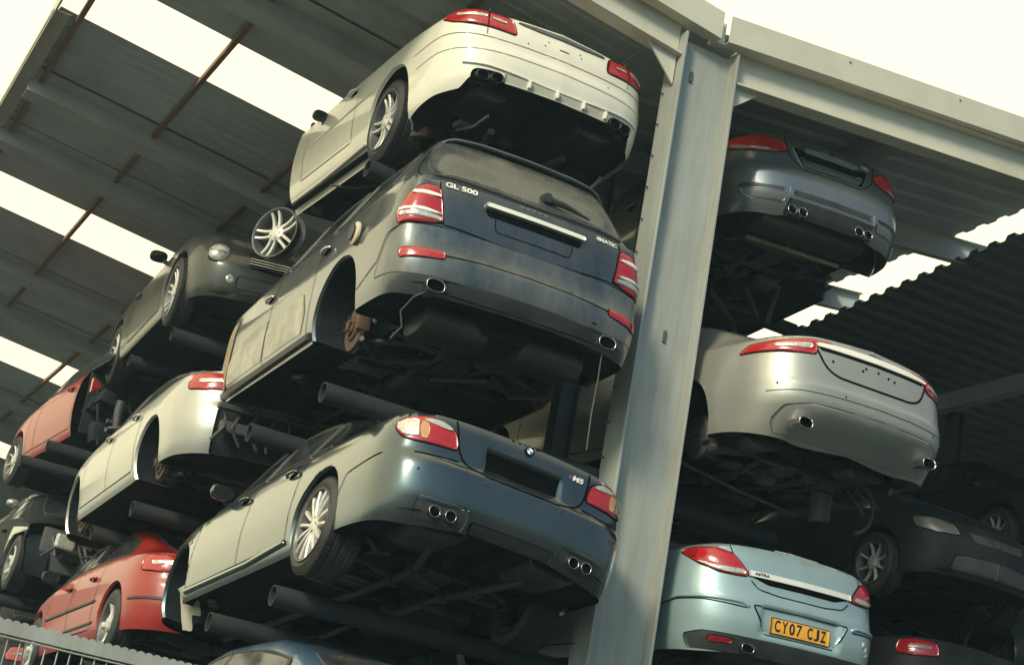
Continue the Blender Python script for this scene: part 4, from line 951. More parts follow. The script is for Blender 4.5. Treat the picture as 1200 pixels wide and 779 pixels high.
    for x, y, z, q in ((-.5, 1.0, .28, .3), (.2, 1.35, .26, -.4), (.5, .95, .27, .2), (-.1, 2.1, .3, 0)): mb = MB(); mb.tube([(x-.25, y, z), (x, y+q, z-.03), (x+.3, y+q*.4, z+.02)], .02, 8); mb.build('brake_pipe', CAST, c)
    return c
# ======== white coupe at the top of the left stack
def coupe_white():
    sh = Shape(SPEC['ec']); pose = [4.4836, 9.6866, 6.8129, .0058, .0249, -.0264]
    c = new_car('coupe_car', pose, 'cream white car with wrap-round red lamps and finned rear apron, on top of the off-roader', 'car')
    ar = [(-1, 1.16, .33, .375), (1, 1.16, .33, .375)]; CUT = 3.35; K = lambda y: sh.key(('y', y))
    l1 = [(0, .676), (.496, .677), (.85, .683), (1.0, .68), (1.45, .652)]; l2 = [(0, .557), (.5, .555), (.794, .549), (1.01, .535), (1.33, .505)]
    l3 = [(.92, .30), (.905, .345), (.85, .41), (.776, .43), (.58, .43), (.15, .402), (0, .398)]
    full = lambda l: [(-x, z) for x, z in l[::-1]] + l[1:]
    body(sh, c, [P_WHITE, mat('pale_gap', (.16, .15, .12), .8)], ar, cut=CUT, lines=[dict(p=full(l1), w=.006), dict(p=full(l2), w=.005), dict(p=l3, w=.006),
         [(.655, .94), (.640, .76), (.635, .70)]] + flank_lines(sh, 1.9, None, 3.05))
    mb = MB(); ribbon(mb, sh, 'Q', full([(0, .40), (.15, .404), (.58, .432), (.776, .432)]), .02, .002, h=.012); mb.build('bumper_lip', P_WHITE, c, smooth=True)
    arch_liners(sh, c, ar, lipmat=P_WHITE); underbody(sh, c, ar, cut=CUT, seed=5, dz=.06)
    mb = MB(); mb.box((0, CUT-.02, .62), (1.62, .05, .72)); mb.tube([(-.6, CUT, .4), (-.65, CUT+.4, .45), (-.70, CUT+.7, .35)], .035); mb.tube([(.3, CUT, .5), (.2, CUT+.5, .5)], .06); mb.box((.1, CUT+.2, .6), (.6, .4, .35), bev=.05); mb.build('front_bulkhead', UNDER, c, auto=40)
    axle(c, 1.12, .33, .88, 5); mufflers(c, [(-.45, .45, .34, .30, .46, .18), (.45, .45, .34, .30, .46, .18)])
    lam = lamp(c, sh, [(1.09, .845), (.94, .885), (.83, .90), (.71, .905), (.45, .890), (.425, .86), (.40, .765), (.42, .752), (.62, .765), (.80, .770), (.95, .79)], REDL, crown=.008)
    seg(lam, sh, [(.93, .858), (.70, .868), (.66, .862), (.66, .838), (.70, .838), (.93, .835)], CLEARL, 'reversing_lens', smooth=1)
    seg(lam, sh, [(.62, .855), (.50, .842), (.49, .820), (.62, .830)], CLEARL, 'indicator_lens', smooth=1)
    for o, sg in zip(lam, (1, -1)):
        mb = MB(); ribbon(mb, sh, 'Q', [(sg*.655, .905), (sg*.640, .765)], .008, .020); mb.build('lid_joint', GAP, o, fix=False)
    panel(c, sh, [(-.40, .885), (-.20, .895), (0, .902), (.2, .895), (.40, .885), (.385, .872), (.2, .862), (0, .862), (-.2, .862), (-.385, .872)], mat('smoked_chrome', (.22, .23, .21), .3, .8), 'boot_grip', off=.012, gap=0, smooth=1, nr=8, nc=40)
    P_FIN = mat('apron_panel', (.42, .41, .34), .5, dirt=DUST, dirt_amt=.4)
    panel(c, sh, [(-.44, .335), (.42, .335), (.43, .398), (-.45, .398)], P_FIN, 'rear_apron', off=.010, gap=.006, smooth=0, nr=8, nc=40)
    for s_ in (-.26, -.03, .20, .40):
        q = MB(); P0 = sh.Q(s_, .37); q.box((P0[0], P0[1]-.02, .367), (.022, .05, .062), bev=.006); q.build('apron_fin', P_WHITE, c)
    mb = MB(); ribbon(mb, sh, 'Q', [(-.44, .333), (.42, .333)], .012, .012, h=.006); mb.build('apron_edge', P_WHITE, c)
    for sg in (-1, 1):
        panel(c, sh, [(sg*.46, .31), (sg*.70, .30), (sg*.70, .37), (sg*.66, .395), (sg*.48, .395), (sg*.45, .37)], GAP, 'exhaust_surround', off=.012, gap=0)
        for s_ in (.51, .62): tip(c, sh, sg*s_, .345, .046, 1.1, proud=.035, mat_=STEEL, sz=.85)
    ln = MB(); ribbon(ln, sh, 'T', [(.36, -.35), (.34, 0), (.36, .35)], .022, .012, h=.008); ln.build('brake_lamp', REDL, c)
    dots(c, sh, [(-.13, .80), (-.16, .755), (.15, .80), (.16, .77), (-.30, .72), (.42, .62)], .006, 'screw_hole')
    mb = MB(); ribbon(mb, sh, 'Q', [(-.04, .765), (.05, .765)], .008, .003); mb.build('plate_clip', GAP, c, fix=False)
    glass(c, sh, 'T', [(1.0, .42), (1.0, -.42), (1.45, -.50), (1.58, -.42), (1.6, 0), (1.58, .42), (1.45, .50)], 'rear_window', GLASS)
    for pts in ([(1.45, .93), (1.62, .64), (2.1, .62), (2.1, .93)], [(2.14, .935), (2.14, .61), (2.8, .64), (3.2, .78), (3.25, .93)]): glass(c, sh, 'T', pts, 'side_window', GLASS, both=True, chrome=True)
    handle(c, sh, 2.05, .79, -1, m=P_WHITE); mirror(c, .86, 2.75, .80, PLAST, -1, size=.7); mirror(c, .86, 2.75, .80, PLAST, 1, size=.7)
    for sg in (-1, 1):
        ln = MB(); ribbon(ln, sh, 'Q', [(sg*K(1.5), .63), (sg*K(2.4), .60), (sg*K(3.05), .58)], .018, .002, h=.006); ln.build('swage_line', P_WHITE, c, smooth=True)
        ln = MB(); ribbon(ln, sh, 'Q', [(sg*K(1.6), .20), (sg*K(2.6), .18), (sg*K(3.3), .18)], .04, .004, h=.014)
        ln.build('side_skirt', P_WHITE, c, smooth=True)
    for sd in (-1, 1):
        add_wheel(c, sd, .892, 1.20, .265, .33, .245, .255, ('pairs', 5))
    return c
# ======== grey coupe at the top of the right stack
def coupe_grey():
    sh = Shape(SPEC['m3']); pose = [7.2804, 10.0011, 7.0235, -0.0508, -0.028, -0.0359]
    c = new_car('coupe_car', pose, 'dark grey coupe with four small exhaust tips, on top of the right stack', 'car')
    ar = [(-1, .98, .36, .37), (1, .98, .36, .37), (-1, 3.75, .36, .36), (1, 3.75, .36, .36)]
    seam = [(0, .665), (.28, .67), (.40, .74), (.44, .80), (.46, .90), (.47, .96)]; full = lambda l: [(-x, z) for x, z in l[::-1]] + l[1:]
    body(sh, c, [P_GREY, GAP], ar, lines=[dict(p=full(seam), w=.009)] + flank_lines(sh, 1.75, None, 3.2))
    arch_liners(sh, c, ar, lipmat=P_GREY); underbody(sh, c, ar, seed=8, y0=.55)
    axle(c, .98, .33, .9, 8); mufflers(c, [(0, .42, .31, 1.05, .36, .20)])
    axle(c, 3.6, .30, .9, 9)
    lam = lamp(c, sh, [(1.12, .875), (.96, .905), (.80, .925), (.68, .925), (.53, .90), (.47, .865), (.438, .825), (.50, .790), (.644, .770), (.80, .768), (.98, .79)], RED_LIT, crown=.010)
    seg(lam, sh, [(1.0, .83), (.82, .805), (.62, .805), (.62, .782), (.82, .778), (1.0, .80)], CLEARL, 'reversing_lens', smooth=1)
    panel(c, sh, [(-.31, .69), (.30, .69), (.38, .865), (-.38, .865)], GAP, 'plate_recess', off=.003, smooth=0, gap=0)
    panel(c, sh, [(-.29, .70), (.28, .70), (.33, .79), (-.33, .79)], P_GREY, 'recess_floor', off=.005, smooth=1, gap=0)
    mb = MB(); ribbon(mb, sh, 'Q', full([(.0, .675), (.3, .683), (.40, .86)]), .016, .004, h=.008); mb.build('boot_lip', P_GREY, c, smooth=True)
    em = MB(); em.lathe([(-.006, .001), (-.006, .036), (0, .038)], 24, 'y', tuple(sh.Q(.0, .93))); em.build('emblem', CHROME, c)
    text_on('boot_badge', 'M3', sh, .36, .905, .08, .035, BADGE, c, bold=.03)
    for sg in (-1, 1):
        panel(c, sh, [(sg*.47, .415), (sg*.88, .415), (sg*.86, .455), (sg*.46, .445)], PLAST, 'bumper_vent', off=.004, gap=0, smooth=1, nr=6)
        panel(c, sh, [(sg*.46, .325), (sg*.78, .32), (sg*.86, .40), (sg*.45, .40)], P_GREY, 'bumper_blade', off=.006, gap=.006, smooth=1, nr=8)
        for s_ in (.285, .385): tip(c, sh, sg*s_, .275, .042, proud=.035, depth=.05)
        mb = MB(); P0 = sh.Q(sg*.42, .41); mb.box((P0[0], P0[1]+.006, .41), (.012, .03, .10), bev=.005); mb.build('apron_fin', P_GREY, c)
    panel(c, sh, [(-.39, .395), (.39, .395), (.385, .44), (-.385, .44)], PLAST, 'rear_apron', off=.004, gap=0, smooth=1)
    panel(c, sh, [(-.45, .24), (.45, .24), (.42, .365), (-.42, .365)], PLAST, 'lower_apron', off=.004, gap=0, smooth=1)
    mb = MB(); mb.box((0, .58, .19), (.95, .03, .035), bev=.01); mb.build('heat_shield_edge', mat('burnt_alloy', (.45, .36, .20), .5, .6, dirt=(.1, .06, .03), dirt_amt=.8, dirt_scale=9), c)
    # stripped front suspension hanging out below
    mb = MB()
    for p in ([(-.9, 1.8, .1), (-.45, 1.5, .22)], [(-.2, 1.6, .12), (.25, 1.9, .0), (.5, 2.2, -.05)], [(.05, 1.4, .15), (.4, 1.7, .02)], [(.35, 1.3, .2), (.38, 1.5, -.1)], [(-.7, 1.3, .2), (-.6, 1.55, .05)]): mb.tube(p, .026, 8)
    mb.box((-.35, 1.7, .1), (.30, .2, .1), bev=.04); mb.box((.15, 1.25, .15), (.22, .2, .1), bev=.03); mb.build('loose_suspension', CAST, c, auto=40)
    panel(c, sh, [(.60, .20), (.72, .20), (.72, .40), (.60, .40)], CAST, 'silencer_bracket', off=.002, gap=0) if False else None
    glass(c, sh, 'T', [(.98, .42), (.98, -.42), (1.35, -.50), (1.48, -.42), (1.5, 0), (1.48, .42), (1.35, .50)], 'rear_window', GLASS)
    for pts in ([(1.35, .93), (1.5, .64), (2.0, .62), (2.0, .93)], [(2.04, .935), (2.04, .61), (2.8, .64), (3.2, .93)]): glass(c, sh, 'T', pts, 'side_window', GLASS, both=True)
    handle(c, sh, 1.92, .80, -1, m=P_GREY); mirror(c, .84, 3.0, 1.0, P_GREY, -1); mirror(c, .84, 3.0, 1.0, P_GREY, 1)
    return c
# ======== silver saloon, middle of the right stack
def saloon_silver():
    sh = Shape(SPEC['jag']); pose = [7.0448, 8.8909, 4.782, 0.0396, 0.0406, -0.0279]
    c = new_car('saloon_car', pose, 'silver saloon with chrome boot strip and two oval exhausts, middle of the right stack', 'car')
    ar = [(-1, 1.15, .36, .37), (1, 1.15, .36, .37), (-1, 4.06, .36, .36), (1, 4.06, .36, .36)]; full = lambda l: [(-x, z) for x, z in l[::-1]] + l[1:]
    seam = [(0, .728), (.32, .735), (.40, .752), (.47, .80), (.53, .90), (.58, .975)]
    body(sh, c, [P_CHAMP, GAP], ar, lines=[dict(p=full(seam), w=.016)] + flank_lines(sh, 1.75, 2.7, 3.6))
    arch_liners(sh, c, ar, lipmat=P_CHAMP); underbody(sh, c, ar, seed=11, y0=.60, dz=.02)
    axle(c, 1.15, .32, .93, 12, True); axle(c, 4.06, .32, .93, 13); mufflers(c, [(-.5, .85, .33, .34, .46, .18), (.5, .85, .33, .34, .46, .18)])
    mb = MB(); ribbon(mb, sh, 'Q', full([(0, .588), (.3, .585), (.65, .575), (.9, .54)]), .016, .001, h=.005); mb.build('bumper_lip', P_CHAMP, c, smooth=True)
    lam = lamp(c, sh, [(1.21, .83), (1.13, .895), (.95, .925), (.75, .960), (.58, .985), (.42, .995), (.36, .975), (.54, .950), (.545, .875), (.75, .855), (.97, .842)], REDL, crown=.006, smooth=1)
    seg(lam, sh, [(.90, .908), (.72, .930), (.59, .945), (.575, .905), (.72, .892), (.90, .88)], CLEARL, 'indicator_lens', smooth=1)
    panel(c, sh, [(-.55, .935), (-.3, .948), (0, .952), (.3, .948), (.55, .935), (.56, .965), (.3, .984), (0, .988), (-.3, .984), (-.56, .965)], TRIM, 'chrome_strip', off=.014, gap=0, smooth=1, nr=8, nc=50)
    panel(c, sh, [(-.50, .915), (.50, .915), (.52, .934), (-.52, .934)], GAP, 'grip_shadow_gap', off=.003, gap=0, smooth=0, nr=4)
    mb = MB(); P0 = [sh.Q(s_, z_) + [0, -.01, 0] for s_, z_ in ((-.06, 1.01), (-.02, 1.012), (.03, 1.0), (.085, 1.008))]; mb.tube(P0, [.004, .010, .009, .003], 8); mb.tube([P0[1], P0[1]+[.02, -.003, -.012]], .004, 6); mb.build('emblem', CHROME, c)
    for sg in (-1, 1): tip(c, sh, sg*.645, .345, .040, 1.55, proud=.13, sz=.95, depth=.22)
    panel(c, sh, [(-.85, .27), (.85, .27), (.86, .35), (.76, .45), (.55, .495), (0, .505), (-.55, .495), (-.76, .45), (-.86, .35)], P_JAGLOW, 'rear_apron', off=.003, gap=.006, nc=60)
    dots(c, sh, [(-.40, .85), (-.13, .85), (-.10, .875), (.12, .86), (.18, .85), (.02, .875)], .010, 'badge_stud', GAP); dots(c, sh, [(-.82, .60), (-.30, .60), (.30, .59), (.60, .55)], .009)
    glass(c, sh, 'T', [(.95, .42), (.95, -.42), (1.42, -.50), (1.55, -.42), (1.57, 0), (1.55, .42), (1.42, .50)], 'rear_window', GLASS)
    for pts in ([(1.3, .93), (1.5, .64), (2.5, .61), (2.5, .93)], [(2.56, .935), (2.56, .61), (3.0, .64), (3.5, .93)]): glass(c, sh, 'T', pts, 'side_window', GLASS, both=True)
    handle(c, sh, 1.9, .82, -1, m=P_CHAMP); mirror(c, .87, 3.3, 1.02, P_CHAMP, -1); mirror(c, .87, 3.3, 1.02, P_CHAMP, 1)
    for sd in (-1, 1): bare_hub(c, sd, .80, 1.15, .33, .17, CAST)
    # hanging parts seen below the floor
    mb = MB(); mb.lathe([(-.17, .07), (-.15, .085), (.05, .085), (.07, .06), (.07, .001)], 24, 'z', (.42, 1.05, .10)); mb.box((.40, 1.05, .24), (.16, .2, .14), bev=.03); mb.build('air_spring', CAST, c, auto=35)
    mb = MB(); mb.tube([(.72+.18*math.cos(t), 1.0, .12+.20*math.sin(t)) for t in np.linspace(-1.4, 1.6, 18)], .016, 8); mb.tube([(.62, 1.0, .24), (.82, 1.0, .08)], .014, 8); mb.build('brake_backplate', CAST, c, auto=40)
    mb = MB(); mb.tube([(-.9, 1.3, .16), (-.2, 1.3, .06), (.4, 1.3, .0)], .014, 8); mb.tube([(-.75, .95, .22), (-.55, .9, .24)], .035, 8); mb.box((-.1, 1.1, .17), (.14, .1, .12), bev=.02); mb.build('anti_roll_bar', CAST, c, auto=40)
    return c
# ======== pale blue convertible coupe with the number plate
def hatch_ice():
    sh = Shape(SPEC['ast']); pose = [6.9932, 9.3948, 3.2989, -0.0098, 0.0188, -0.0335]
    c = new_car('hardtop_convertible', pose, 'ice blue car with amber number plate and large tail lamps, bottom of right stack', 'car')
    ar = [(-1, .98, .35, .36), (1, .98, .35, .36), (-1, 3.6, .35, .36), (1, 3.6, .35, .36)]; full = lambda l: [(-x, z) for x, z in l[::-1]] + l[1:]
    seam = [(0, .685), (.2, .69), (.36, .72), (.44, .775), (.47, .81), (.60, .935), (.64, 1.0)]
    body(sh, c, [P_ICE, GAP], ar, lines=[dict(p=full([(0, .69), (.2, .692), (.378, .712), (.44, .765)]), w=.008), [(.455, .79), (.60, .935), (.63, 1.0)]] + flank_lines(sh, 1.7, None, 3.1))
    arch_liners(sh, c, ar, lipmat=P_ICE); underbody(sh, c, ar, seed=14); axle(c, .98, .30, .87, 15); mufflers(c, [(-.2, .4, .27, .7, .34, .2)])
    lam = lamp(c, sh, [(1.09, .925), (1.0, .948), (.90, .955), (.74, .96), (.60, .935), (.52, .87), (.455, .79), (.56, .785), (.70, .79), (.865, .835), (.98, .885)], REDL, crown=.012)
    seg(lam, sh, [(.90, .850), (.80, .842), (.52, .838), (.475, .800), (.58, .793), (.70, .797), (.85, .836)], CLEARL, 'clear_strip', smooth=1)
    seg(lam, sh, [(1.06, .923), (.98, .942), (.90, .945), (.90, .865), (.97, .893)], REDD, 'side_lens', smooth=1)
    panel(c, sh, [(-.465, .795), (.46, .795), (.455, .835), (-.475, .835)], TRIM, 'chrome_strip', off=.016, thick=.02, gap=0, smooth=0, nr=8, nc=40)
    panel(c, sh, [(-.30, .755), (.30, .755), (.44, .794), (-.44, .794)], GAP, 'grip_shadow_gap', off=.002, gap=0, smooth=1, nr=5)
    text_on('strip_lettering', 'ASTRA', sh, -.36, .816, .12, .018, GAP, c, off=.018, bold=.01); 
    panel(c, sh, [(-.42, .592), (-.30, .405), (.30, .405), (.42, .592)][::-1], P_ICE, 'plate_recess', off=.001, gap=.012, smooth=0)
    pl = panel(c, sh, [(-.262, .425), (.262, .425), (.262, .538), (-.262, .538)], PLATE, 'number_plate', off=.012, gap=0, smooth=0, nr=6, nc=20)
    for k_, ch in enumerate('CY07CJZ'):
        s_ = -.2045 + k_*.0615 + (.036 if k_ > 3 else 0)
        text_on('plate_character', ch, sh, s_, .484, .046, .078, INK, pl, off=.0125, bold=.02)
    mb = MB(); ribbon(mb, sh, 'Q', [(-.258, .429), (.258, .429), (.258, .534), (-.258, .534)], .004, .0135, closed=True, smooth=0); mb.build('plate_border', INK, pl, fix=False)
    for sg in (-1, 1):
        mb = MB(); ribbon(mb, sh, 'Q', [(sg*1.2, .55), (sg*1.0, .592), (sg*.8, .600), (sg*.51, .598), (sg*.455, .575)], .030, .002, h=.012); mb.build('bumper_strip', P_ICE, c, smooth=True)
        mb = MB(); ribbon(mb, sh, 'Q', [(sg*1.2, .53), (sg*1.0, .572), (sg*.8, .580), (sg*.47, .562)], .008, .003); mb.build('strip_gap', GAP, c, fix=False)
        lamp(c, sh, [(.73, .295), (.73, .335), (.53, .332), (.56, .30)], REDD, 'reflector', sides=(sg,), smooth=1)
    panel(c, sh, [(-.90, .24), (.90, .24), (.93, .33), (.78, .362), (0, .352), (-.78, .362), (-.93, .33)], PLAST, 'rear_apron', off=.004, gap=.008, nc=50)
    tip(c, sh, -.425, .285, .040, 1.3, proud=.03, sz=.8)
    mb = MB(); 
    for i in range(16):
        u = -.14+.44*i/15; P0 = sh.T(.36, u); mb.box(tuple(P0+[0, 0, .006]), (.022, .02, .012), bev=.003)
    mb.build('brake_lamp', CLEARL, c)
    dots(c, sh, [(.60, .50), (.64, .47), (.66, .44)], .02, 'sticker_residue', mat('sticker', (.55, .50, .38), .7))
    glass(c, sh, 'T', [(1.25, .42), (1.25, -.42), (1.65, -.50), (1.78, -.42), (1.8, 0), (1.78, .42), (1.65, .50)], 'rear_window', GLASS)
    for pts in ([(1.55, .93), (1.7, .64), (2.1, .62), (2.1, .93)], [(2.14, .935), (2.14, .61), (2.6, .64), (3.1, .93)]): glass(c, sh, 'T', pts, 'side_window', GLASS, both=True)
    handle(c, sh, 1.95, .80, -1, m=P_ICE); mirror(c, .83, 2.8, .98, P_ICE, -1); mirror(c, .83, 2.8, .98, P_ICE, 1)
    for sd in (-1, 1): add_wheel(c, sd, .86, .98, .31, .315, .21, .21, ('thin', 10))
    return c
# ======== generic neighbours
def convertible_front(c, sh):
    sf = sh.S
    for sg in (-1, 1):
        s_, z_, r = sf-.74, .64, .10
        P = sh.Q(sg*s_, z_); N = sh.N('Q', sg*s_, z_); N = N*.6 + np.array([0, .4, 0]); q = Vector(N).to_track_quat('Z', 'Y').to_matrix()
        mb = MB(); mb.lathe([(.045, .0005), (.044, r*.3), (.038, r*.6), (.026, r*.85), (.012, r)], 36, 'z'); mb.lathe([(.010, r*.99), (.024, r*1.02), (.020, r*1.10), (-.03, r*1.14)], 36, 'z', mi=1)
        mb.box((0, 0, .043), (r*1.7, .008, .008), mi=2)
        o = mb.build('headlamp', [CLEARL, P_GREEN, CHROME], c, smooth=True); o.matrix_local = Matrix.Translation(P) @ q.to_4x4()
    mb = MB()
    for sg in (-1, 1): panel(c, sh, [(sg*(sf-.40), .52), (sg*(sf-.42), .72), (sg*(sf-.001), .74), (sg*(sf-.001), .50)], GAP, 'grille', gap=0, smooth=1)
    for k in range(7):
        z = .54+k*.03
        for sg in (-1, 1): ribbon(mb, sh, 'Q', [(sg*(sf-.41), z), (sg*(sf-.2), z+.002), (sg*sf, z+.003)], .010, .008, h=.006, smooth=0)
    mb.build('grille_slats', CHROME, c)
    for sg in (-1, 1):
        panel(c, sh, [(sg*(sf-.50), .30), (sg*(sf-.50), .42), (sg*(sf-.10), .42), (sg*(sf-.10), .30)], PLAST, 'lower_grille', gap=.01, smooth=1)
        P = sh.Q(sg*(sf-.56), .38); mb = MB(); mb.lathe([(.0, .001), (.012, .03), (.0, .045)], 20, 'y', tuple(P)); mb.build('fog_lamp', CLEARL, c, smooth=True)
def plain_car(key, name, pose, label, pt, tail='std', wheels=((-1, 'r'), (1, 'r'), (-1, 'f'), (1, 'f')), bare=(), style=('wide', 5), rr=.20, R=.31, oh=.85, fo=.85, doors=(1.6, 2.45, None), cut=None, cut0=None, cat='car', mir=True, glassm=None, lampm=None, hoop=None, mirmat=None, arches=True, bumper_trim=None, group='cars stacked on the storage racks', seed=1, four=True, front='std'):
    sh = Shape(SPEC[key]); L, W = sh.sp['L'], sh.sp['W']; c = new_car(name, pose, label, cat, group)
    yr, yf = oh, L-fo; ra = R+.045
    ar = [(sd, y, R+.03, ra) for sd in (-1, 1) for y in (yr, yf)]
    dr, dm, df = doors; df = df or yf-.42
    body(sh, c, [pt, GAP], ar, cut=cut, cut0=cut0, ds=.035, lines=[[(.001, .66), (.40, .67), (.44, .74), (.46, float(sh.zt(.3))-.02)]] + flank_lines(sh, dr, dm, df))
    arr = [a for a in ar if (cut is None or a[1] < cut) and (cut0 is None or a[1] > cut0)]
    arch_liners(sh, c, arr, lipmat=pt); underbody(sh, c, ar, cut=cut, seed=seed, y0=max(.08, (cut0 or 0)+.02), clutter_on=False)
    axle(c, yr, R, W/2, seed); mufflers(c, [(.3, .4, .30, .5, .34, .18)]) if not cut0 else None
    g = glassm or GLASS; ws = sh.sp
    rt = [p for p in sh.sp['roof']]; y0, y1 = rt[2][0], rt[3][0]; w0, w1 = rt[6][0], rt[7][0]
    glass(c, sh, 'T', [(y0+.1, .45), (y0+.1, -.45), (y1-.08, -.48), (y1, 0), (y1-.08, .48)], 'rear_window', g)
    glass(c, sh, 'T', [(w0+.06, -.48), (w1-.04, -.62), (w1, 0), (w1-.04, .62), (w0+.06, .48), (w0, 0)], 'windscreen', g)
    a, b_ = y0+.5, w1-.15; m_ = dm or (a+b_)/2
    for pts in ([(a-.1, .93), (a+.15, .66), (m_-.03, .62), (m_-.03, .93)], [(m_+.03, .935), (m_+.03, .62), (w0-.02, .66), (b_-.15, .82), (b_, .93)]): glass(c, sh, 'T', pts, 'side_window', g, both=True)
    zt = float(sh.zt(.5))
    if cut0 is None:
        lm = lamp(c, sh, [(.98, zt-.12), (.95, zt-.05), (.75, zt-.04), (.52, zt-.05), (.50, zt-.17), (.75, zt-.20), (.95, zt-.19)], lampm or (REDD if pt is P_DARK else REDL), crown=.006)
        seg(lm, sh, [(.85, zt-.10), (.60, zt-.09), (.60, zt-.13), (.85, zt-.14)], SHADE_LENS if pt is P_DARK else CLEARL, 'reversing_lens', smooth=1)
    if cut is None and front == 'custom': convertible_front(c, sh)
    elif cut is None:
        sf = sh.S
        lm = lamp(c, sh, [(sf-.46, .60), (sf-.50, .70), (sf-.75, .74), (sf-.98, .74), (sf-.92, .64), (sf-.70, .59)], SHADE_LENS if pt is P_DARK else CLEARL, 'headlamp', crown=.008)
        panel(c, sh, [(sf-.30, .56), (sf-.36, .66), (sf-.001, .66), (sf-.001, .56)], PLAST, 'grille', gap=.01, smooth=1); panel(c, sh, [(-sf+.30, .56), (-sf+.36, .66), (-sf+.001, .66), (-sf+.001, .56)], PLAST, 'grille', gap=.01, smooth=1)
        panel(c, sh, [(sf-.55, .26), (sf-.50, .40), (sf-.001, .42), (sf-.001, .26)], PLAST, 'lower_grille', gap=.01, smooth=1); panel(c, sh, [(-sf+.55, .26), (-sf+.50, .40), (-sf+.001, .42), (-sf+.001, .26)], PLAST, 'lower_grille', gap=.01, smooth=1)
    for sd in (-1, 1):
        handle(c, sh, dr+.20, zt-.14, sd, m=pt)
        if dm and four: handle(c, sh, dm+.18, zt-.15, sd, m=pt)
        if mir: mirror(c, W/2-.04, w1-.45, zt+.06, mirmat or pt, sd)
    for sd, e in wheels:
        y = yr if e == 'r' else yf
        if (cut and y > cut) or (cut0 and y < cut0): continue
        add_wheel(c, sd, W/2-.008, y, R, R, rr, .205, style)
    for sd, e in bare: bare_hub(c, sd, W/2-.09, yr if e == 'r' else yf, R, .15)
    return c, sh
saloon_m5(); suv_gl(); coupe_white(); coupe_grey(); saloon_silver(); hatch_ice()
# second row, behind the left stack
def silver_four_door():
    c, sh = plain_car('silver', 'saloon_car', [4.01, 12.75, 4.44, .003, -.064, -.0354], 'pale silver four door car missing its rear bumper and wheels, behind the big off-roader', P_SILVER,
        wheels=((1, 'f'),), bare=((-1, 'r'), (-1, 'f'), (1, 'r')), oh=1.03, fo=.86, R=.32, doors=(1.45, 2.35, 3.3), seed=21, mir=False)
    mb = MB(); rd = random.Random(9)
    for i in range(9):
        x = -.55+i*.14; mb.tube([(x, -.02, .55+rd.uniform(-.05, .1)), (x+rd.uniform(-.1, .1), -.10, .42), (x+rd.uniform(-.15, .15), -.06, .30)], .014, 6)
    mb.box((0, -.05, .44), (1.2, .08, .10), bev=.02); mb.box((-.5, -.08, .60), (.3, .06, .05), bev=.01); mb.build('bumper_beam', CAST, c)
    panel(c, sh, [(-.62, .24), (.66, .24), (.64, .62), (-.60, .62)], UNDER, 'bare_rear_panel', off=.006, gap=.02, smooth=1)
    return c
silver_four_door()
def red_saloon():
    c, sh = plain_car('red', 'saloon_car', [4.22, 13.8, 3.05, .0315, -.0366, .0006], 'faded red car with dark rubbing strips on its doors, behind the blue-grey saloon', P_RED,
        oh=.87, fo=.82, R=.31, rr=.20, style=('wide', 5), doors=(1.45, 2.3, 3.15), seed=22, mirmat=PLAST)
    K = lambda y: sh.key(('y', y))
    for sg in (-1, 1):
        mb = MB(); ribbon(mb, sh, 'Q', [(sg*K(1.40), .56), (sg*K(2.28), .55)], .035, .002, h=.012); mb.build('rubbing_strip', PLAST, c)
        mb = MB(); ribbon(mb, sh, 'Q', [(sg*K(2.32), .55), (sg*K(3.12), .54)], .035, .002, h=.012); mb.build('rubbing_strip', PLAST, c)
        mb = MB(); ribbon(mb, sh, 'Q', [(sg*K(1.38), .36), (sg*K(2.6), .345)], .03, .002, h=.010); mb.build('rubbing_strip', PLAST, c)
        mb = MB(); ribbon(mb, sh, 'Q', [(sg*.02, .50), (sg*.7, .50), (sg*K(.42), .49)], .03, .002, h=.010); mb.build('rubbing_strip', PLAST, c)
    return c
red_saloon()
def convertible():
    yaw = PI - .055
    c, sh = plain_car('convertible', 'convertible_car', [4.51, 19.4, 6.50, yaw, -.0118, .0399], 'dark green convertible with round headlamp and slatted grille facing us, behind the white car', P_GREEN,
        wheels=((1, 'f'), (-1, 'f'), (1, 'r')), front='custom', oh=.95, fo=.88, R=.355, rr=.27, style=('pairs', 7), doors=(1.75, None, 3.35), seed=23, four=False, mirmat=P_DARK)
    return c
convertible()
# ======== the rest of the fleet
def wreck():
    c, sh = plain_car('wreck', 'saloon_car', [4.02, 23.45, 4.10, PI+.02, -.02, -.02], 'crashed dark car with a pale wing, bonnet torn off and engine bay exposed, far left', P_DARK, wheels=((1, 'f'), (1, 'r')), cut=3.85, R=.33, rr=.225, style=('wide', 7), seed=31, mir=False, lampm=REDL)
    mb = MB(); rd = random.Random(5)
    mb.box((0, 3.86, .55), (1.3, .08, .5), bev=.02)
    for i in range(16): mb.box((rd.uniform(-.6, .7), rd.uniform(3.85, 4.25), rd.uniform(.35, .85)), (rd.uniform(.08, .3), rd.uniform(.08, .25), rd.uniform(.06, .22)), Matrix.Rotation(rd.uniform(-.6, .6), 3, 'Y'), bev=.015)
    for i in range(9):
        x = rd.uniform(-.5, .6); mb.tube([(x, 3.9, .8), (x+rd.uniform(-.2, .3), 4.2, rd.uniform(.5, .9)), (x+rd.uniform(-.3, .3), 4.3, rd.uniform(.2, .5))], .018, 6)
    mb.build('engine_bay', CAST, c, auto=40)
    K = lambda y: sh.key(('y', y)); panel(c, sh, [(K(3.05), .45), (K(3.1), .80), (K(3.84), .74), (K(3.84), .70), (K(3.5), .76), (K(3.2), .62)], P_CHAMP, 'front_wing', off=.006, smooth=1, gap=0)
    mb = MB(); mb.box((.45, 4.25, .62), (.24, .10, .18), bev=.03); mb.build('broken_headlamp', CLEARL, c)
    return c
wreck()
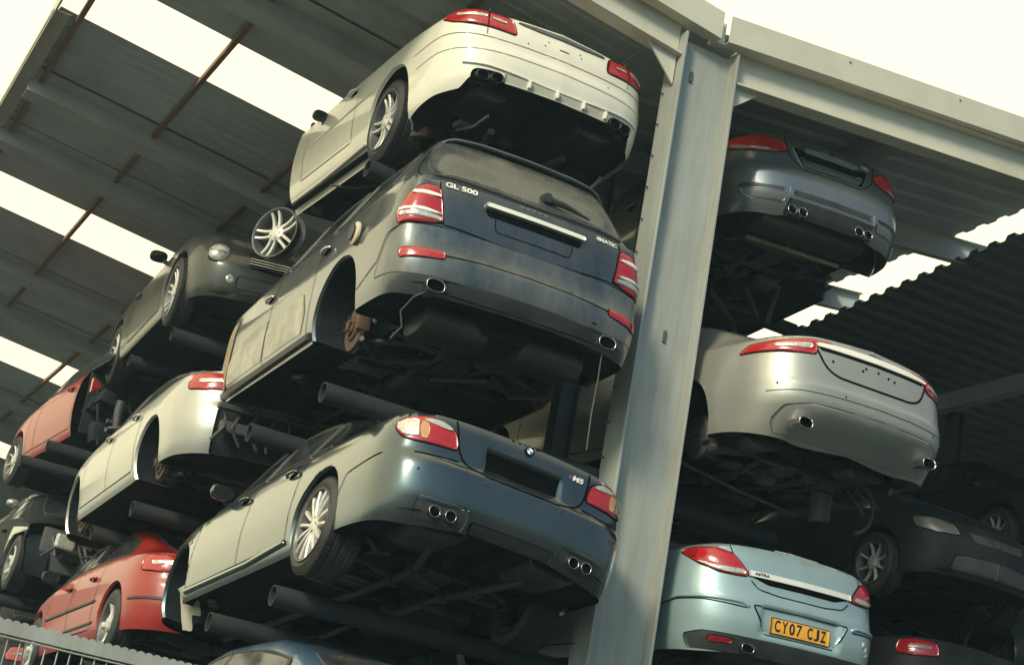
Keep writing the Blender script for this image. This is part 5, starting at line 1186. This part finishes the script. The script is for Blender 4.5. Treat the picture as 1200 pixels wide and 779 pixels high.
def red_rear():
    c, sh = plain_car('red_hatch', 'hatchback_car', [4.30, 17.6, 5.72, .1186, -.085, -.01], 'red hatchback stripped of its tail and rear wheels, high at far left under the skylights', P_RED, wheels=((-1, 'f'),), cut0=1.30, R=.31, rr=.225, oh=.75, fo=.78, style=('thin', 9), doors=(1.36, 2.6, None), seed=33, mir=False, four=False)
    mb = MB(); rd = random.Random(8)
    mb.box((0, 1.28, .65), (1.5, .06, .8), bev=.02)
    for i in range(14): mb.box((rd.uniform(-.75, .6), rd.uniform(.9, 1.3), rd.uniform(.2, 1.0)), (rd.uniform(.08, .3), rd.uniform(.1, .3), rd.uniform(.06, .25)), Matrix.Rotation(rd.uniform(-.6, .6), 3, 'Y'), bev=.015)
    for i in range(8):
        x = rd.uniform(-.8, .6); mb.tube([(x, 1.3, .8), (x+rd.uniform(-.2, .3), 1.0, rd.uniform(.5, .9)), (x+rd.uniform(-.3, .3), .9, rd.uniform(.0, .4))], .018, 6)
    mb.build('torn_bodywork', UNDER, c, auto=40)
    mb = MB(); mb.prism([(-.80, .85), (-.68, .78), (-.80, .68)], 1.0, 1.05, 'y'); mb.build('broken_lamp', REDL, c)
red_rear()
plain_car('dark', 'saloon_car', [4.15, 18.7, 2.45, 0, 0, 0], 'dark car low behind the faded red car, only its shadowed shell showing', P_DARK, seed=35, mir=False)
plain_car('silver', 'saloon_car', [4.85, 28.6, 4.95, PI, 0, 0], 'pale car at the far left edge, behind the crashed car', P_CHAMP, seed=36)
plain_car('dark', 'saloon_car', [4.9, 28.4, 3.3, PI, 0, 0], 'dark car beneath the pale car at far left', P_DARK, seed=37, mir=False)
plain_car('dark', 'saloon_car', [4.75, 24.2, 2.2, 0, 0, 0], 'dark car at bottom left behind the wire fence', P_DARK, seed=38, mir=False)
# blue car at the foot of the left stack
plain_car('blue', 'hatchback_car', [4.22, 9.0, 1.66, .02, -.01, 0], 'blue car at the very bottom, only roof and side windows showing under the blue-grey saloon', P_BLUE, seed=40, doors=(1.5, 2.4, None), oh=.9, style=('thin', 10), glassm=GLASSD)
# shaded cars in the neighbouring bay, far right
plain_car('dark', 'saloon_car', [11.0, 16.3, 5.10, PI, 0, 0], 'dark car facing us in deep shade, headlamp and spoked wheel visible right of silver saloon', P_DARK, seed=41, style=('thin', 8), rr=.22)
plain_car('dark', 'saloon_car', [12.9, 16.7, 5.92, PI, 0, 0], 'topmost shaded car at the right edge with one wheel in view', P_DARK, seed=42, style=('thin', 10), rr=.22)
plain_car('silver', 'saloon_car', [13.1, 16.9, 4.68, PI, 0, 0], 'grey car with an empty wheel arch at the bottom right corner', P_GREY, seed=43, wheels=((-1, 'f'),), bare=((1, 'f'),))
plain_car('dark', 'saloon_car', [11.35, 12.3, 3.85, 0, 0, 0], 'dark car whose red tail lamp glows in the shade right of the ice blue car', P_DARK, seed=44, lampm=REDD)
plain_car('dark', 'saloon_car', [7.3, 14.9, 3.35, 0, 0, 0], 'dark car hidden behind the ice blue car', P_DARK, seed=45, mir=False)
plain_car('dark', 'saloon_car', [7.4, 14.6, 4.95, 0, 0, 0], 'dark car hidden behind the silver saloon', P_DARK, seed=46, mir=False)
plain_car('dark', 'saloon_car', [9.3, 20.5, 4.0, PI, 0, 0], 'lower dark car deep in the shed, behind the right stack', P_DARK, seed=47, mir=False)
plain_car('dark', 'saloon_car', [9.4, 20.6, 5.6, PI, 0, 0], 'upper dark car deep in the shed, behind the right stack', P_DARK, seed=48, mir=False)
# loose alloy rim hanging at the cut nose of the white car
lw = empty('alloy_wheel', at(323, 273, 12.75), Vector((-.84, -.54, .02)).to_track_quat('X', 'Z').to_matrix())
tag(lw, 'bare five spoke alloy rim without tyre, hanging by the cut nose of the white car', 'wheel rim')
w_ = add_wheel(lw, 1, .02, 0, 0, .33, .232, .13, ('pairs', 5), name='hub')
for ch in list(w_.children):
    if ch.name.startswith(('tyre', 'brake_disc')): bpy.data.objects.remove(ch)
# tubes
TB = [(3.37, 5.62, 10.3, 3.24, 'thick tube under the rear wheel of the blue-grey saloon'), (3.35, 5.62, 11.55, 3.14, 'tube under the front doors of the blue-grey saloon'),
      (3.30, 5.62, 10.0, 4.585, 'tube just below the rear arch of the big off-roader'), (3.30, 5.62, 11.5, 4.56, 'tube below the front doors of the big off-roader'),
      (3.55, 5.62, 10.9, 6.66, 'tube under the rear wheel of the white car'), (3.20, 5.5, 14.2, 4.29, 'tube below the rear arch of the pale silver four door car'),
      (3.20, 5.5, 15.6, 4.23, 'tube below the front arch of the pale silver four door car'), (3.42, 5.5, 15.4, 6.30, 'tube under the nose of the green convertible'),
      (3.50, 5.5, 17.5, 6.50, 'tube under the tail of the green convertible'), (2.9, 5.2, 19.0, 5.40, 'tube beside the wheel of the red hatchback'), (2.97, 5.2, 18.0, 5.43, 'tube under the red hatchback'),
      (3.15, 5.2, 20.6, 4.0, 'tube under the crashed dark car'), (3.35, 5.5, 15.2, 2.95, 'tube under the faded red car')]
for x0, x1, y, z, l in TB: tube(x0, x1, y, z, l)
p = at(905, 631, 10.6); tube(5.98, p.x, 10.6, p.z, 'tube with an open end above the ice blue car')
p = at(930, 388, 12.2); tube(6.0, p.x, 12.2, p.z, 'pale tube above the left shoulder of the silver saloon')
p = at(1130, 700, 13.2); tube(p.x-1.2, p.x+.9, 13.2, p.z, 'tube in the deep shade at bottom right')
# ---------------------------------------------------------------- yard fence, bottom left
fen = empty('wire_fence'); tag(fen, 'galvanised wire fence with toothed top rail at bottom left', 'fence')
FY = 6.6; fa, fb = at(-20, 733, FY), at(205, 787, FY)
fz = lambda x: fa.z + (fb.z-fa.z)*(x-fa.x)/(fb.x-fa.x)
fx0, fx1 = -1.2, 3.6
mb = MB(); n = int((fx1-fx0)/.034); top = []
poly = []
for i in range(n):
    x = fx0+i*.034
    for u in range(7):
        t = u/7; poly.append((x+.034*t, .040+.010*math.sin(math.pi*t)**.6))
V = []; k = len(poly)
for dy in (0, .004):
    V += [(x, FY+dy, fz(x)+h) for x, h in poly] + [(x, FY+dy, fz(x)-.004) for x, h in poly]
F = [(i, i+1, k+i+1, k+i) for i in range(k-1)] + [(2*k+i, 3*k+i, 3*k+i+1, 2*k+i+1) for i in range(k-1)] + [(i, 2*k+i, 2*k+i+1, i+1) for i in range(k-1)]
mb.add(V, F)
V = [(x, FY+a, fz(x)-.004+b) for x in (fx0, fx1) for a, b in ((0, 0), (.05, 0), (.05, -.005), (0, -.005))]
mb.add(V, [(0, 1, 5, 4), (1, 2, 6, 5), (2, 3, 7, 6), (3, 0, 4, 7)]); mb.build('top_rail', GALV, fen)
mb = MB()
for dz in (-.02, -.35, -.85, -1.35): mb.tube([(fx0, FY+.008, fz(fx0)+dz), (fx1, FY+.008, fz(fx1)+dz)], .004, 8)
mb.build('line_wire', GALV, fen)
cnt = 0
for i in range(int((fx1-fx0)/.05)):
    x = fx0+i*.05
    mb = MB() if cnt % 1 == 0 else mb; mb.tube([(x, FY+.016, .05), (x, FY+.016, fz(x)-.002)], .003, 6); mb.build('upright_wire', GALV, fen); cnt += 1
for x in (.02, 2.55):
    mb = MB(); mb.box((x+.05, FY+.07, fz(x)/2-.02), (.06, .06, fz(x)-.01), bev=.006); mb.build('fence_post', GALV, fen)
# ---------------------------------------------------------------- hazy, dusty air round the whole scene
mb = MB(); mb.box((0, 0, 6.2), (1900, 1900, 14.4)); hz = mb.build('haze', []); tag(hz, kind='stuff')
hm = bpy.data.materials.new('haze_air'); hm.use_nodes = True; hn = hm.node_tree.nodes; hn.remove(hn['Principled BSDF'])
pv = hn.new('ShaderNodeVolumePrincipled'); pv.inputs['Color'].default_value = (.50, .80, 1.0, 1); pv.inputs['Density'].default_value = 0.0020; pv.inputs['Anisotropy'].default_value = .45
hm.node_tree.links.new(pv.outputs[0], hn['Material Output'].inputs['Volume']); hz.data.materials.append(hm)
